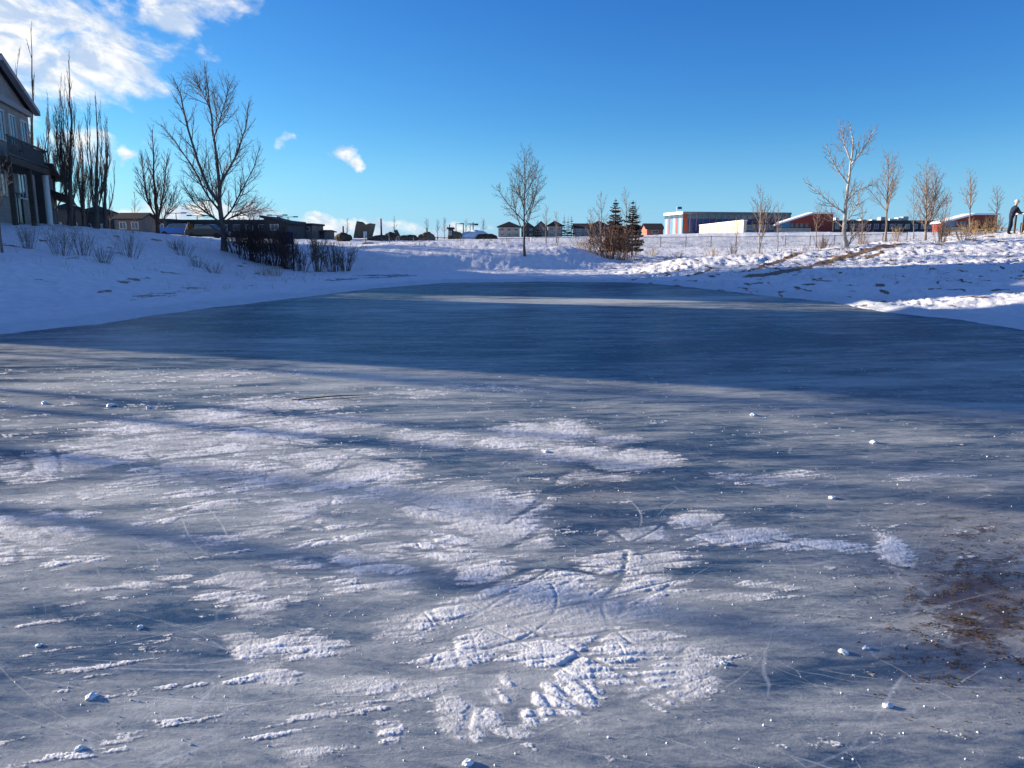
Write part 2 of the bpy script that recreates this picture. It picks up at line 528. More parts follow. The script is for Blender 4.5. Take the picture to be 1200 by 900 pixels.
def ice_material():
    m, t, b = material('pond_ice')
    g = t.new('ShaderNodeNewGeometry').outputs['Position']
    tone = t.attr('tone'); dirt = t.attr('dirt')
    s1 = t.noise(g, 1.0, 6, 0.65, 0.6, (0.55, 2.6, 1), R(-10))
    s2 = t.noise(g, 1.0, 5, 0.7, 0.8, (4.0, 14.0, 1), R(12))
    s3 = t.noise(g, 26.0, 6, 0.75)
    s4 = t.noise(g, 1.0, 4, 0.6, 0.3, (9, 60.0, 1), R(-28))
    s5 = t.noise(g, 1.0, 4, 0.6, 0.3, (9, 70.0, 1), R(33))
    s7 = t.noise(g, 1.0, 6, 0.75, 0.6, (1.1, 6.0, 1), R(-6))
    s6 = t.noise(g, 1.0, 6, 0.7, 0.4, (0.22, 1.5, 1), R(4))
    k = t.math('ADD', tone, t.math('MULTIPLY', t.math('SUBTRACT', s1, 0.5), 1.6))
    k = t.math('ADD', k, t.math('MULTIPLY', t.math('SUBTRACT', s6, 0.5), 1.6))
    k = t.math('ADD', k, t.math('MULTIPLY', t.math('SUBTRACT', s7, 0.5), 2.0))
    k = t.math('ADD', k, t.math('MULTIPLY', t.math('SUBTRACT', s2, 0.5), 1.0))
    k = t.math('ADD', k, t.math('MULTIPLY', t.math('SUBTRACT', s3, 0.5), 0.35))
    k = t.math('ADD', k, t.math('MULTIPLY', t.math('SUBTRACT', s4, 0.5), 0.22))
    k = t.math('ADD', k, t.math('MULTIPLY', t.math('SUBTRACT', s5, 0.5), 0.22))
    f = t.ramp(k, 0.14, 1.16, smooth=False)
    c = t.mix(f, (0.028, 0.056, 0.09), (0.48, 0.50, 0.475))
    # fine skate scratches: thin bright lines from stretched, warped cell edges
    sc = None
    for i, (sx, sy, ro) in enumerate(((0.9, 3.2, 20), (0.8, 2.6, -35), (2.2, 5.0, 62))):
        mp = t.new('ShaderNodeMapping'); t.l.new(g, mp.inputs[0]); mp.inputs['Rotation'].default_value = (0, 0, R(ro))
        mp.inputs['Location'].default_value = (i * 3.3, i * 1.7, 0)
        mp2 = t.new('ShaderNodeMapping'); t.l.new(mp.outputs[0], mp2.inputs[0]); mp2.inputs['Scale'].default_value = (sx, sy, 1)
        nz = t.new('ShaderNodeTexNoise'); t.l.new(mp2.outputs[0], nz.inputs['Vector']); nz.inputs['Scale'].default_value = 0.6
        ad = t.new('ShaderNodeVectorMath', operation='MULTIPLY_ADD'); t.l.new(nz.outputs['Color'], ad.inputs[0])
        ad.inputs[1].default_value = (0.9, 0.9, 0); t.l.new(mp2.outputs[0], ad.inputs[2])
        v = t.new('ShaderNodeTexVoronoi', feature='DISTANCE_TO_EDGE'); t.l.new(ad.outputs[0], v.inputs['Vector'])
        v.inputs['Scale'].default_value = 0.9
        line = t.ramp(v.outputs['Distance'], 0.0, 0.011, 1.0, 0.0)
        br = t.ramp(t.noise(g, 0.9 + 0.3 * i, 2), 0.48, 0.62)
        line = t.math('MULTIPLY', line, br)
        sc = line if sc is None else t.math('MAXIMUM', sc, line)
    c = t.mix(t.math('MULTIPLY', sc, 0.35), c, (0.62, 0.66, 0.70))
    # frozen-in silt
    ds = t.noise(g, 1.0, 5, 0.7, 0.5, (7.0, 16.0, 1), R(-20))
    dn = t.noise(g, 45.0, 3, 0.6)
    dm = t.ramp(t.math('ADD', t.math('MULTIPLY', dirt, 0.42), t.math('ADD', t.math('MULTIPLY', ds, 0.8), t.math('MULTIPLY', dn, 0.25))), 0.80, 0.92)
    dm = t.math('MULTIPLY', dm, t.math('MINIMUM', t.math('MULTIPLY', dirt, 1.6), 1.0))
    c = t.mix(t.math('MULTIPLY', t.math('MULTIPLY', dirt, 0.5), t.ramp(ds, .3, .6, .4, 1.0), clamp=True), c, (0.17, 0.125, 0.085))
    c = t.mix(t.math('MULTIPLY', dm, 0.85), c, (0.06, 0.035, 0.02))
    t.l.new(c, b.inputs['Base Color'])
    t.l.new(t.ramp(f, 0.0, 0.8, 0.30, 0.62), b.inputs['Roughness'])
    b.inputs['IOR'].default_value = 1.31
    b.inputs['Specular IOR Level'].default_value = 0.0
    h = t.math('ADD', t.math('MULTIPLY', s2, 0.7), t.math('ADD', t.math('MULTIPLY', s3, 0.3), t.math('MULTIPLY', s4, 0.06)))
    nb = t.bump(h, 0.55, 0.02)
    t.l.new(nb, b.inputs['Normal'])
    gl = t.new('ShaderNodeBsdfGlossy'); gl.inputs['Roughness'].default_value = .24; gl.inputs['Color'].default_value = (.9, .95, 1, 1)
    t.l.new(nb, gl.inputs['Normal'])
    lw = t.new('ShaderNodeFresnel'); lw.inputs['IOR'].default_value = 1.31
    gf = t.math('MULTIPLY', t.math('MINIMUM', lw.outputs[0], .30), t.ramp(f, 0.1, .7, .55, .35))
    mx = t.new('ShaderNodeMixShader'); t.l.new(gf, mx.inputs[0]); t.l.new(b.outputs[0], mx.inputs[1]); t.l.new(gl.outputs[0], mx.inputs[2])
    t.l.new(mx.outputs[0], m.node_tree.nodes['Material Output'].inputs[0])
    return m


ice = grid_mesh('pond_ice', IX, IY, np.zeros_like(IX), ice_material(), {'tone': tone, 'dirt': dirt})
tag(ice, kind='structure')

# ---- raised snow scrapings shaved up by skate blades (real relief, catches the low sun)
NCOL, NROW = 1500, 640
cpx = np.linspace(-170, 1370, NCOL)
cpy = np.linspace(985, 432, NROW)
PX, PY = np.meshgrid(cpx, cpy)
a_ = (PX - 600) / F; b_ = (450 - PY) / F
dxx, dyy, dzz = a_, CP + b_ * SP, -SP + b_ * CP
s_ = -CAMZ / dzz
SX, SY = dxx * s_, dyy * s_
wx = PX + 10 * perlin(SX * 2.2, SY * 2.2, 301) + 5 * perlin(SX * 7, SY * 7, 302)
wy = PY + 5 * perlin(SX * 2.5, SY * 2.5, 303) + 2 * perlin(SX * 8, SY * 8, 304)
dens = field(wx, wy, BLOBS)
x1, y1 = rot(SX, SY, 24); x2, y2 = rot(SX, SY, 6); x3, y3 = rot(SX, SY, -48)
st1 = fbm(x1 * 1.8, y1 * 9.0, 4, 311); st2 = fbm(x2 * 2.2, y2 * 11, 4, 321); st3 = fbm(x3 * 2.0, y3 * 9, 4, 331)
wl = sstep(520, 380, PX); wf = sstep(760, 800, PY) * sstep(520, 560, PX)
streak = st1 * (0.75 * wl + 0.35) + st2 * 0.55 + st3 * (0.25 + 0.6 * wf)
fine = fbm(SX * 30, SY * 30, 3, 341)
x4, y4 = rot(SX, SY, 14)
fst = fbm(x4 * 5 + perlin(SX * 2, SY * 2, 5), y4 * 30, 3, 356) * (1 - .6 * wf) + fbm(x3 * 5, y3 * 30, 3, 357) * .6 * wf
k_ = dens * (1.15 + .2 * sstep(430, 560, PX) * sstep(560, 640, PY)) - 0.40 + (0.66 + .25 * wl) * streak + 0.62 * fst + 0.22 * fbm(x2 * 12, y2 * 60, 2, 358) + 0.22 * fine + 0.20 * fbm(SX * 90, SY * 90, 2, 351)
hh = np.clip(k_, -1, 1)

# skate cuts: carve (neg) and fling up (pos) along curved strokes
rs = np.random.RandomState(12)


def stroke(p0, ang, L, curve, w, amt, target):
    n = 14
    pts_ = []
    x, y = p0; a = ang
    for i in range(n + 1):
        pts_.append((x, y)); x += math.cos(a) * L / n; y += math.sin(a) * L / n; a += curve / n
    xs = np.array([p[0] for p in pts_]); ys = np.array([p[1] for p in pts_])
    if ys.min() < 1.85: return
    ppx, ppy = to_px(xs, ys, 0.0)
    mpx = w * F / max(1.0, ys.min()) * 3 + 2
    c0, c1 = np.searchsorted(cpx, [ppx.min() - mpx, ppx.max() + mpx])
    r0 = int((985 - min(985, ppy.max() + mpx)) / (985 - 432) * (NROW - 1)); r1 = int((985 - max(432, ppy.min() - mpx)) / (985 - 432) * (NROW - 1)) + 1
    if c1 <= c0 or r1 <= r0: return
    sub = (slice(r0, r1), slice(c0, c1))
    d = seg_dist(SX[sub], SY[sub], pts_)
    target[sub] += amt * np.exp(-(d / w) ** 2)


sweeps = np.zeros_like(hh)
for i in range(190):
    if i % 4: px, py = rs.uniform(-60, 480), rs.uniform(470, 700)
    else: px, py = rs.normal(620, 130), rs.normal(710, 85)
    py = min(max(py, 455), 900)
    gx, gy = ground(px, py)
    base = rs.choice([0.5, 0.25, -0.75, 1.0, -0.3], p=[.3, .2, .2, .18, .12])
    stroke((gx, gy), base + rs.normal(0, .2), rs.uniform(.3, 1.3), rs.normal(0, .45), rs.uniform(.008, .035 if px < 480 else .018), -rs.uniform(.35, .8), sweeps)
hh = np.clip(hh + np.maximum(sweeps, -.9) * (1 + .5 * fine), -1, 1)
cuts = np.zeros_like(hh); lines = np.zeros_like(hh)
for i in range(520):
    px = rs.uniform(-80, 900); py = rs.uniform(480, 880)
    if rs.rand() < .5: px, py = rs.normal(620, 120), rs.normal(730, 80)
    py = min(max(py, 450), 940)
    gx, gy = ground(px, py)
    base = rs.choice([0.45, 0.1, -0.85, 1.9], p=[.45, .3, .15, .1])
    stroke((gx, gy), base + rs.normal(0, .25), rs.uniform(.15, .8), rs.normal(0, .7), rs.uniform(.003, .008), -rs.choice([rs.uniform(.06, .25), rs.uniform(.5, .9)], p=[.88, .12]), cuts)
for i in range(60):
    px = rs.uniform(-100, 1300); py = rs.uniform(470, 900)
    gx, gy = ground(px, py)
    base = rs.choice([0.4, -0.1, -0.5, 0.2, 2.6])
    stroke((gx, gy), base + rs.normal(0, .3), rs.uniform(.4, 2.2), rs.normal(0, .7), rs.uniform(.002, .004), rs.uniform(.2, .4), lines)
# parallel hockey-stop grooves right of the big patch, and fan below it
for i in range(6):
    g0 = ground(690 + 3 * i, 770 + 9 * i); g1 = ground(800, 768 + 8 * i)
    stroke(g0, math.atan2(g1[1] - g0[1], g1[0] - g0[0]), math.hypot(g1[0] - g0[0], g1[1] - g0[1]), 0.05, .012, -1.0, cuts)
for (ax, ay, bx, by) in ((570, 800, 600, 850), (600, 790, 640, 860), (625, 800, 672, 862), (650, 800, 700, 850), (560, 812, 540, 860), (680, 800, 720, 840), (575, 790, 610, 830),
                         (0, 582, 200, 555), (60, 565, 150, 590), (250, 645, 420, 590), (300, 665, 560, 560), (380, 560, 460, 500), (600, 735, 660, 720), (470, 600, 520, 650)):
    g0 = ground(ax, ay); g1 = ground(bx, by)
    stroke(g0, math.atan2(g1[1] - g0[1], g1[0] - g0[0]), math.hypot(g1[0] - g0[0], g1[1] - g0[1]), 0.08, .013, -.8, cuts)
for (ax, ay, bx, by, cv) in ((355, 525, 372, 565, .5), (235, 590, 265, 630, -.3), (215, 610, 245, 650, .3), (150, 500, 172, 560, .4), (735, 585, 742, 625, -.8), (300, 560, 330, 520, .6)):
    g0 = ground(ax, ay); g1 = ground(bx, by)
    stroke(g0, math.atan2(g1[1] - g0[1], g1[0] - g0[0]) - cv / 2, math.hypot(g1[0] - g0[0], g1[1] - g0[1]), cv, .006, .6, lines)

gran = fbm(SX * 60, SY * 60, 2, 361)
th = np.clip(hh, 0, 0.7) * 0.0062 * (.35 + .9 * sstep(-.3, .35, fbm(SX * 2.4, SY * 2.4, 4, 411))) * (1 + .5 * fbm(SX * 6, SY * 6, 2, 381)) + np.where(hh > 0, 0.0014 * gran + .0009 * fbm(SX * 150, SY * 150, 2, 371), 0)
th = np.where(hh > 0, th + 0.0008, 0)
th = th + np.clip(cuts, -1.2, 0) * np.where(hh > 0, 0.006, 0)
th = np.clip(th, 0, .05) + .0012
film = sstep(-0.55, 0.05, hh) * (.30 + .35 * np.clip(.5 + fst, 0, 1)) * sstep(.10, .35, dens)
opac = np.clip(.72 + .75 * fbm(SX * 2.4, SY * 2.4, 4, 411) + .35 * fst + .25 * fine + .15 * wf, .30, .97)
film = np.maximum(film, sstep(-.04, .14, hh + .35 * np.clip(cuts, -1, 0)) * opac)
film = np.clip(film + .25 * np.clip(cuts, -1, 0) * (film > .1), 0, 1)
film = np.maximum(film, np.clip(lines, 0, .7) * (.5 + .5 * np.clip(.6 + fbm(SX * 9, SY * 9, 2, 391) + fine, 0, 1)))
haze_f = .22 * np.clip(fbm(x1 * 1.5, y1 * 7, 4, 401) + .35 * fbm(x3 * 3, y3 * 26, 3, 402) + .12, 0, 1)
film = np.maximum(film, haze_f)
keep = film > 0.02


def scrap_material():
    m, t, b = material('snow_scrapings')
    g = t.new('ShaderNodeNewGeometry').outputs['Position']
    n1 = t.noise(g, 18.0, 5, 0.7); n2 = t.noise(g, 130.0, 3, 0.7)
    t.l.new(t.mix(t.ramp(n1, 0.3, 0.7), (0.66, 0.68, 0.69), (0.86, 0.87, 0.87)), b.inputs['Base Color'])
    b.inputs['Roughness'].default_value = 0.65; b.inputs['Specular IOR Level'].default_value = 0.2
    t.l.new(t.bump(t.math('ADD', t.math('MULTIPLY', n1, .5), t.math('MULTIPLY', n2, .5)), 0.8, 0.007), b.inputs['Normal'])
    fa = t.attr('film')
    t.l.new(t.ramp(t.math('ADD', fa, t.math('MULTIPLY', t.math('SUBTRACT', n2, .5), t.math('MULTIPLY', fa, .9))), 0.02, .9, smooth=False), b.inputs['Alpha'])
    return m


scr = grid_mesh('snow_scrapings', SX, SY, th, scrap_material(), {'film': film}, wrap=False, keep=keep)
tag(scr, 'white crumbly snow shaved up by skate blades on the grey pond ice', 'snow', kind='stuff')

M = {}
M['ice_chunk'] = mat('ice_chunk', (0.75, 0.80, 0.84), 0.35, 0.12, 30, bump=0.4)
M['dark_soil'] = mat('dark_soil', (0.085, 0.05, 0.027), 0.9, 0.4, 30)
M['twig'] = mat('twig_bark', (0.07, 0.05, 0.035), 0.9, 0.3, 20)


def chunk_mesh(seed, r):
    rr = random.Random(seed)
    bm = bmesh.new(); bmesh.ops.create_icosphere(bm, subdivisions=2, radius=r)
    for v in bm.verts:
        k = 1 + rr.uniform(-.28, .28)
        v.co = Vector((v.co.x * k * 1.35, v.co.y * k, max(-r * .35, v.co.z * k * 0.62)))
    me = bpy.data.meshes.new('ice_chunk'); bm.to_mesh(me); bm.free()
    me.materials.append(M['ice_chunk'])
    return me


CHUNKS = [
    (164, 736, .012, 'rounded white ice chunk lying alone on smooth grey ice left of the scraped snow'),
    (108, 817, .017, 'jagged white ice chunk with a dark shadow near the lower left corner'),
    (93, 878, .012, 'rounded ice chunk nearest the bottom left corner, below the jagged one'),
    (548, 895, .014, 'small flat ice chunk cut by the bottom edge under the fan of scraped snow'),
    (1040, 828, .013, 'slanted white ice chunk lowest on the right, beside the brown silt'),
    (988, 765, .014, 'left one of two white ice chunks lying close together left of the silt'),
    (1015, 760, .012, 'right one of two white ice chunks lying close together left of the silt'),
    (848, 778, .012, 'white ice chunk just right of the round scraped snow patch'),
    (975, 584, .017, 'small ice chunk in the long tree shadow right of centre'),
    (1024, 519, .024, 'lone white ice chunk on pale ice far right in the middle distance'),
    (883, 487, .026, 'lone white ice chunk on pale ice beyond the tree shadow right of centre'),
    (130, 476, .034, 'larger ice chunk between the two thin dark shadow lines at left'),
    (52, 473, .028, 'ice chunk farthest left, between the two thin dark shadow lines'),
    (174, 478, .022, 'ice chunk on the lower thin shadow line at left'),
    (45, 757, .010, 'tiny ice chip on smooth grey ice at the left edge'),
    (640, 530, .018, 'ice chip amid scraped snow in the middle of the pond'),
]
for i, (px, py, r, lab) in enumerate(CHUNKS):
    me = chunk_mesh(100 + i, r)
    o = bpy.data.objects.new('ice_chunk', me); COL.objects.link(o)
    x, y = ground(px, py)
    o.location = (x, y, r * 0.3); o.rotation_euler = (0, 0, random.uniform(0, 6))
    tag(o, lab, 'ice chunk', 'loose ice chunks on the pond')

# tiny crumbs and soil flecks too many to count
mb = MB()
for i in range(1500):
    if i % 3: px, py = random.gauss(450, 260), random.gauss(680, 120)
    else: px, py = random.uniform(-50, 1250), random.uniform(440, 960)
    if py < 440 or py > 960: continue
    x, y = ground(px, py); r = random.uniform(.0018, .0055) * (1 + max(0, y - 4) * .12)
    a = random.uniform(0, 6.3)
    p = [Vector((x + r * math.cos(a + k * 2.1) * random.uniform(.7, 1.5), y + r * math.sin(a + k * 2.1) * random.uniform(.7, 1.3), -.001)) for k in range(3)]
    top = Vector((x, y, r * random.uniform(.7, 1.6)))
    mb.poly([p[0], p[1], top]); mb.poly([p[1], p[2], top]); mb.poly([p[2], p[0], top])
tag(mb.build('ice_crumbs', M['ice_chunk']), 'scattered tiny white crumbs of ice over the pond surface', 'ice crumbs', kind='stuff')
mb = MB()
for i in range(5600):
    px, py = random.gauss(1140, 60), random.gauss(705, 52)
    if i % 9 == 0: px, py = random.gauss(690, 70), random.gauss(570, 30)
    if py > 930: continue
    x, y = ground(px, py)
    cx, cy = round(x * 7) / 7, round(y * 12) / 12
    if perlin(np.array([x * 9.0]), np.array([y * 14.0]), 77)[0] < .12: continue
    r = random.uniform(.0018, .0058); a = random.uniform(0, 6.3)
    mb.poly([(x + r * 1.6 * math.cos(a + q), y + r * math.sin(a + q), .0015 + random.uniform(0, .003)) for q in (0, 1.4, 2.9, 4.3)])
tag(mb.build('soil_flecks', M['dark_soil']), 'brown flecks of soil scattered on the ice at right', 'soil', kind='stuff')

mb = MB()
g0 = ground(342, 470); g1 = ground(395, 466); g2 = ground(432, 464)
mb.tube([(g0[0], g0[1], .012), (g1[0], g1[1], .02), (g2[0], g2[1], .012)], [.006, .007, .003], 6)
g3 = ground(410, 470)
mb.tube([(g1[0], g1[1], .02), (g3[0], g3[1], .02)], [.004, .002], 5)
tag(mb.build('fallen_twig', M['twig']), 'thin dark twig lying on the pale ice left of centre', 'twig')

# ------------------------------------------------------------------ trees
def bark(name, col):
    return mat(name, col, 0.85, 0.35, 9, bump=0.5)


M['bark_dark'] = bark('bark_dark', (0.11, 0.085, 0.07))
M['bark_mid'] = bark('bark_mid', (0.15, 0.12, 0.10))
M['thicket'] = bark('thicket_bark', (0.09, 0.05, 0.042))
M['bush'] = bark('bush_bark', (0.17, 0.10, 0.07))
M['bark_red'] = bark('bark_reddish', (0.12, 0.065, 0.05))
M['bark_pale'] = bark('bark_pale', (0.42, 0.37, 0.30))
M['twig_pale'] = bark('twigs_pale', (0.24, 0.17, 0.13))
M['bark_grey'] = bark('bark_grey', (0.20, 0.155, 0.12))
M['straw'] = mat('dry_straw', (0.40, 0.27, 0.13), 0.85, 0.35, 15)
M['weed'] = mat('dry_weed', (0.16, 0.12, 0.09), 0.85, 0.35, 15)


def poly_at(pts_, t):
    n = len(pts_) - 1
    k = min(int(t * n), n - 1); f = t * n - k
    return pts_[k].lerp(pts_[k + 1], f), (pts_[k + 1] - pts_[k]).normalized()


def branches(rr, out, pts_, r0, r1, t0, n, L, ang, up, lev, shape, rmin, droop=0.0):
    gold = rr.uniform(0, 6.28)
    for i in range(n):
        t = t0 + (1 - t0) * (i + rr.uniform(.1, .9)) / n
        if t >= .99: continue
        p, d = poly_at(pts_, t)
        gold += 2.4 + rr.uniform(-.4, .4)
        perp = d.orthogonal().normalized()
        perp = Quaternion(d, gold) @ perp
        a = ang * rr.uniform(.75, 1.25)
        dr = (d * math.cos(a) + perp * math.sin(a)).normalized()
        ln = L * shape(t) * rr.uniform(.7, 1.15)
        if ln < 0.08: continue
        k = 5 if lev >= 2 else 3
        q = [p.copy()]; c = p.copy()
        for s in range(k):
            dr = (dr + Vector((rr.uniform(-1, 1), rr.uniform(-1, 1), rr.uniform(-1, 1))) * .13 + Vector((0, 0, up))).normalized()
            c = c + dr * (ln / k); q.append(c.copy())
        pr = r0 + (r1 - r0) * t
        ra = max(rmin, min(pr * .62, ln * 0.018 + rmin * .5)); rb = max(rmin * .7, ra * .3)
        out[lev].append((q, ra, rb))
        if lev > 0:
            branches(rr, out, q, ra, rb, .18, max(3, int(ln * (4.5 if lev > 1 else 9)) + 2), ln * .5, ang * 1.05, up * .9, lev - 1,
                     lambda u: 1 - .65 * u, rmin)


def make_tree(name, base, leaders, label, group=None, cat='tree', n1=16, L=2.2, ang=.6, up=.12, lev=2, rmin=.008, seed=1, m_trunk=None, m_twig=None, t0=.25,
              shape=None, rz=0.0):
    """leaders: list of (points in local metres, r0, r1); the first is the trunk"""
    rr = random.Random(seed)
    root = empty(name, base, label, cat, group, rz)
    shape = shape or (lambda t: math.sin(math.pi * min(1, .18 + .82 * t)) ** .6 + .1)
    out = {k: [] for k in range(0, 4)}
    tr = MB(); cr = MB()
    for i, (q, r0, r1) in enumerate(leaders):
        q = [Vector(p) for p in q]
        # smooth the polyline
        sm = [q[0]]
        for j in range(len(q) - 1):
            for f in (.33, .66, 1):
                sm.append(q[j].lerp(q[j + 1], f) + Vector((rr.uniform(-1, 1), rr.uniform(-1, 1), 0)) * .02 * (q[j + 1] - q[j]).length * (f < 1))
        if i == 0: sm[0] = sm[0] + Vector((0, 0, -.25))
        rad = [r0 + (r1 - r0) * (k / (len(sm) - 1)) ** .8 for k in range(len(sm))]
        if i == 0: rad[0] = r0 * 1.35
        tr.tube(sm, rad, 8)
        branches(rr, out, sm, r0, r1, t0 if i == 0 else .12, n1, L, ang, up, lev, shape, rmin)
    for l_ in out:
        for (q, ra, rb) in out[l_]:
            k = len(q)
            cr.tube(q, [ra + (rb - ra) * j / (k - 1) for j in range(k)], 5 if l_ >= 2 else 3, cap=False)
    tr.build('trunk', m_trunk or M['bark_dark'], root, smooth=True)
    cr.build('crown', m_twig or m_trunk or M['bark_dark'], root, smooth=True)
    return root


def base_for(px, Y, py=285):
    p = at(px, py, Y)
    return Vector((p.x, Y, gz(p.x, Y)))


def limb(b, Y, pl, dy=0.0):
    """pixel polyline -> local points; dy spreads the tip in depth"""
    o = []
    for i, (x, y) in enumerate(pl):
        yy = Y + dy * i / max(1, len(pl) - 1)
        o.append(at(x, y, yy) - b)
    return o


# the big cottonwood on the left bank
Yb = 45
b = base_for(263, Yb, 296)
Ls = [([(0, 0, 0)] + limb(b, Yb, [(262, 270), (257, 235), (257, 215), (252, 170), (245, 120), (240, 78)], .6), .2, .02),
      (limb(b, Yb, [(257, 238), (245, 222), (232, 190), (220, 150), (212, 112), (207, 100)], -1.5), .12, .02),
      (limb(b, Yb, [(256, 220), (264, 205), (278, 180), (288, 150), (292, 118)], 1.5), .10, .02),
      (limb(b, Yb, [(258, 248), (245, 232), (225, 195), (205, 165), (188, 145)], 1.8), .07, .015),
      (limb(b, Yb, [(261, 262), (246, 252), (228, 238), (214, 212)], -1.8), .06, .012),
      (limb(b, Yb, [(261, 258), (272, 245), (284, 222), (298, 195), (305, 172)], -2.0), .06, .012),
      (limb(b, Yb, [(262, 260), (276, 252), (295, 247), (318, 244)], 1.2), .045, .01),
      (limb(b, Yb, [(250, 165), (258, 140), (266, 112), (270, 98)], -1), .05, .012),
      (limb(b, Yb, [(247, 130), (235, 105), (228, 92)], 1), .04, .01)]
make_tree('bare_tree', b, Ls, 'large bare tree with a wide oval crown on the left bank', n1=23, L=2.15, ang=.64, up=.1, seed=3, rmin=.0045, m_trunk=M['bark_mid'],
          shape=lambda t: 1.05 - .75 * t)

# tree left of it, slimmer
Yb = 56; b = base_for(185, Yb, 275)
Ls = [([(0, 0, 0)] + limb(b, Yb, [(184, 250), (180, 210), (180, 180), (178, 152)], .3), .16, .02),
      (limb(b, Yb, [(184, 262), (190, 235), (194, 205), (196, 180)], .8), .09, .02),
      (limb(b, Yb, [(184, 258), (173, 235), (168, 205), (166, 180)], -.8), .08, .02),
      (limb(b, Yb, [(185, 265), (200, 245), (206, 222)], -.5), .05, .015)]
make_tree('bare_tree', b, Ls, 'dense upright bare tree just left of the large oval one', n1=20, L=2.0, ang=.5, up=.16, seed=5, m_trunk=M['bark_red'], t0=.2,
          shape=lambda t: 1.1 - .8 * t)


def poplar(px, pyb, ytop, Y, seed, label, spread=1.0, nstem=5, dens=24):
    b = base_for(px, Y, pyb)
    H = at(px, ytop, Y).z - b.z
    rr = random.Random(seed)
    ln_ = at(px - 2, ytop, Y).x - b.x
    Ls = [([(0, 0, 0), (ln_ * .3 + rr.uniform(-.1, .1), 0, H * .3), (ln_ * .65 + rr.uniform(-.15, .15), .1, H * .65), (ln_, 0, H)], .15, .012)]
    for i in range(nstem):
        a = rr.uniform(0, 6.28); s = spread * rr.uniform(.5, 1.0); h0 = H * rr.uniform(.03, .22); h1 = H * rr.uniform(.6, .93)
        Ls.append(([(0, 0, h0), (ln_ * .3 + s * .6 * math.cos(a), s * .6 * math.sin(a), h0 + (h1 - h0) * .3), (ln_ * .6 + s * math.cos(a), s * math.sin(a), h0 + (h1 - h0) * .65),
                    (ln_ * .9 + s * .9 * math.cos(a), s * .9 * math.sin(a), h1)], .045, .008))
    return make_tree('poplar_tree', b, Ls, label, 'columnar bare poplars beside the left houses', n1=int(dens * .6) + 2, L=2.1 * spread, ang=.27, up=.32, lev=2, seed=seed, t0=.1,
                     shape=lambda t: 1.1 - .7 * t, rmin=.005)


poplar(38, 270, 32, 50, 21, 'tallest thin poplar, rising behind the gabled house roof', 1.1, 3, 10)
poplar(58, 271, 128, 56, 22, 'shortest poplar, right behind the low house wing', 1.2, 5, 20)
poplar(82, 272, 70, 47, 23, 'densest columnar poplar, second tallest of the row', .95, 7, 22)
poplar(98, 272, 170, 58, 26, 'low bushy poplar between the two dense columnar ones', 1.2, 4, 16)
poplar(113, 273, 112, 47, 24, 'rightmost columnar poplar of the row on the left', .75, 6, 20)
poplar(124, 273, 150, 52, 25, 'slim short poplar at the right end of the row, overlapping its neighbour', .55, 3, 12)


def young(px, pyb, ytop, Y, seed, label, w=1.0, n1=18, mt=None, mw=None, r=.06, lean=0, name='bare_tree', t0=.3, ang=.65, up=.13, group=None, twin=False, lev=2, rmin=.0065, cone=False):
    b = base_for(px, Y, pyb)
    H = at(px, ytop, Y).z - b.z
    lean += .8 * (at(px, ytop, Y).x - b.x)
    top = (lean, .1, H)
    Ls = [([(0, 0, 0), (lean * .2 - .03, 0, H * .3), (lean * .6 + .04, .05, H * .65), top], r, .012)]
    if twin:
        Ls.append(([(0, 0, H * .12), (.35 * w, .1, H * .4), (.5 * w, .2, H * .85)], r * .7, .01))
    return make_tree(name, b, Ls, label, group, n1=n1, L=H * .38 * w, ang=ang, up=up, lev=lev, seed=seed, m_trunk=mt, m_twig=mw, t0=t0, rmin=rmin,
                     shape=(lambda t: 1.15 * max(0, 1 - t) ** .75 + .12) if cone else lambda t: .35 + .9 * math.sin(math.pi * min(1, max(0, (1 - t) * .95))) ** .7 * (1 - .3 * t))


young(615, 303, 173, 46.3, 31, 'lone young bare tree standing on the far bank in the centre', 1.25, 20, M['bark_dark'], M['bark_dark'], .08, -.05, t0=.22, rmin=.007, cone=True, ang=.8, up=.16)
# pale birch on right knoll
Yb = 40.5; b = base_for(992, Yb, 292)
Ls = [([(0, 0, 0)] + limb(b, Yb, [(989, 270), (991, 240), (995, 210), (998, 185), (1000, 165), (996, 145)], .4), .13, .02),
      (limb(b, Yb, [(998, 192), (1008, 180), (1018, 165), (1026, 150)], -.4), .05, .012),
      (limb(b, Yb, [(990, 250), (975, 240), (958, 225), (945, 212)], .8), .045, .01),
      (limb(b, Yb, [(994, 215), (982, 200), (974, 185), (968, 170)], -.7), .045, .01),
      (limb(b, Yb, [(991, 238), (1002, 225), (1018, 218), (1030, 214)], .8), .04, .01),
      (limb(b, Yb, [(990, 262), (1000, 248), (1006, 236), (1008, 222)], -.8), .035, .01),
      (limb(b, Yb, [(990, 268), (978, 258), (968, 248)], .5), .03, .01),
      (limb(b, Yb, [(997, 188), (990, 172), (988, 158), (986, 146)], .5), .035, .01),
      ([(.02, 0, 0), (.25, 0, .55), (.35, .1, 1.3)], .05, .01)]
make_tree('birch_tree', b, Ls, 'tall pale barked bare tree leaning on the right knoll, tallest there', n1=13, L=1.0, ang=.65, up=.1, seed=41, m_trunk=M['bark_pale'],
          m_twig=M['twig_pale'], rmin=.007, shape=lambda t: 1.1 - .7 * t)
young(890, 298, 222, 41, 42, 'thin pale sapling standing in front of the blue school', .75, 14, M['bark_pale'], M['twig_pale'], .045, 0, name='sapling', t0=.3, ang=.55, twin=True)
young(863, 302, 256, 43, 43, 'short sapling left of the pale one on the knoll', .5, 8, M['twig_pale'], M['twig_pale'], .02, 0, name='sapling', lev=1)
young(1038, 282, 180, 50, 44, 'bare tree with clean lower trunk, next right of the tallest pale one', .8, 20, M['bark_grey'], M['twig_pale'], .08, .1, t0=.35)
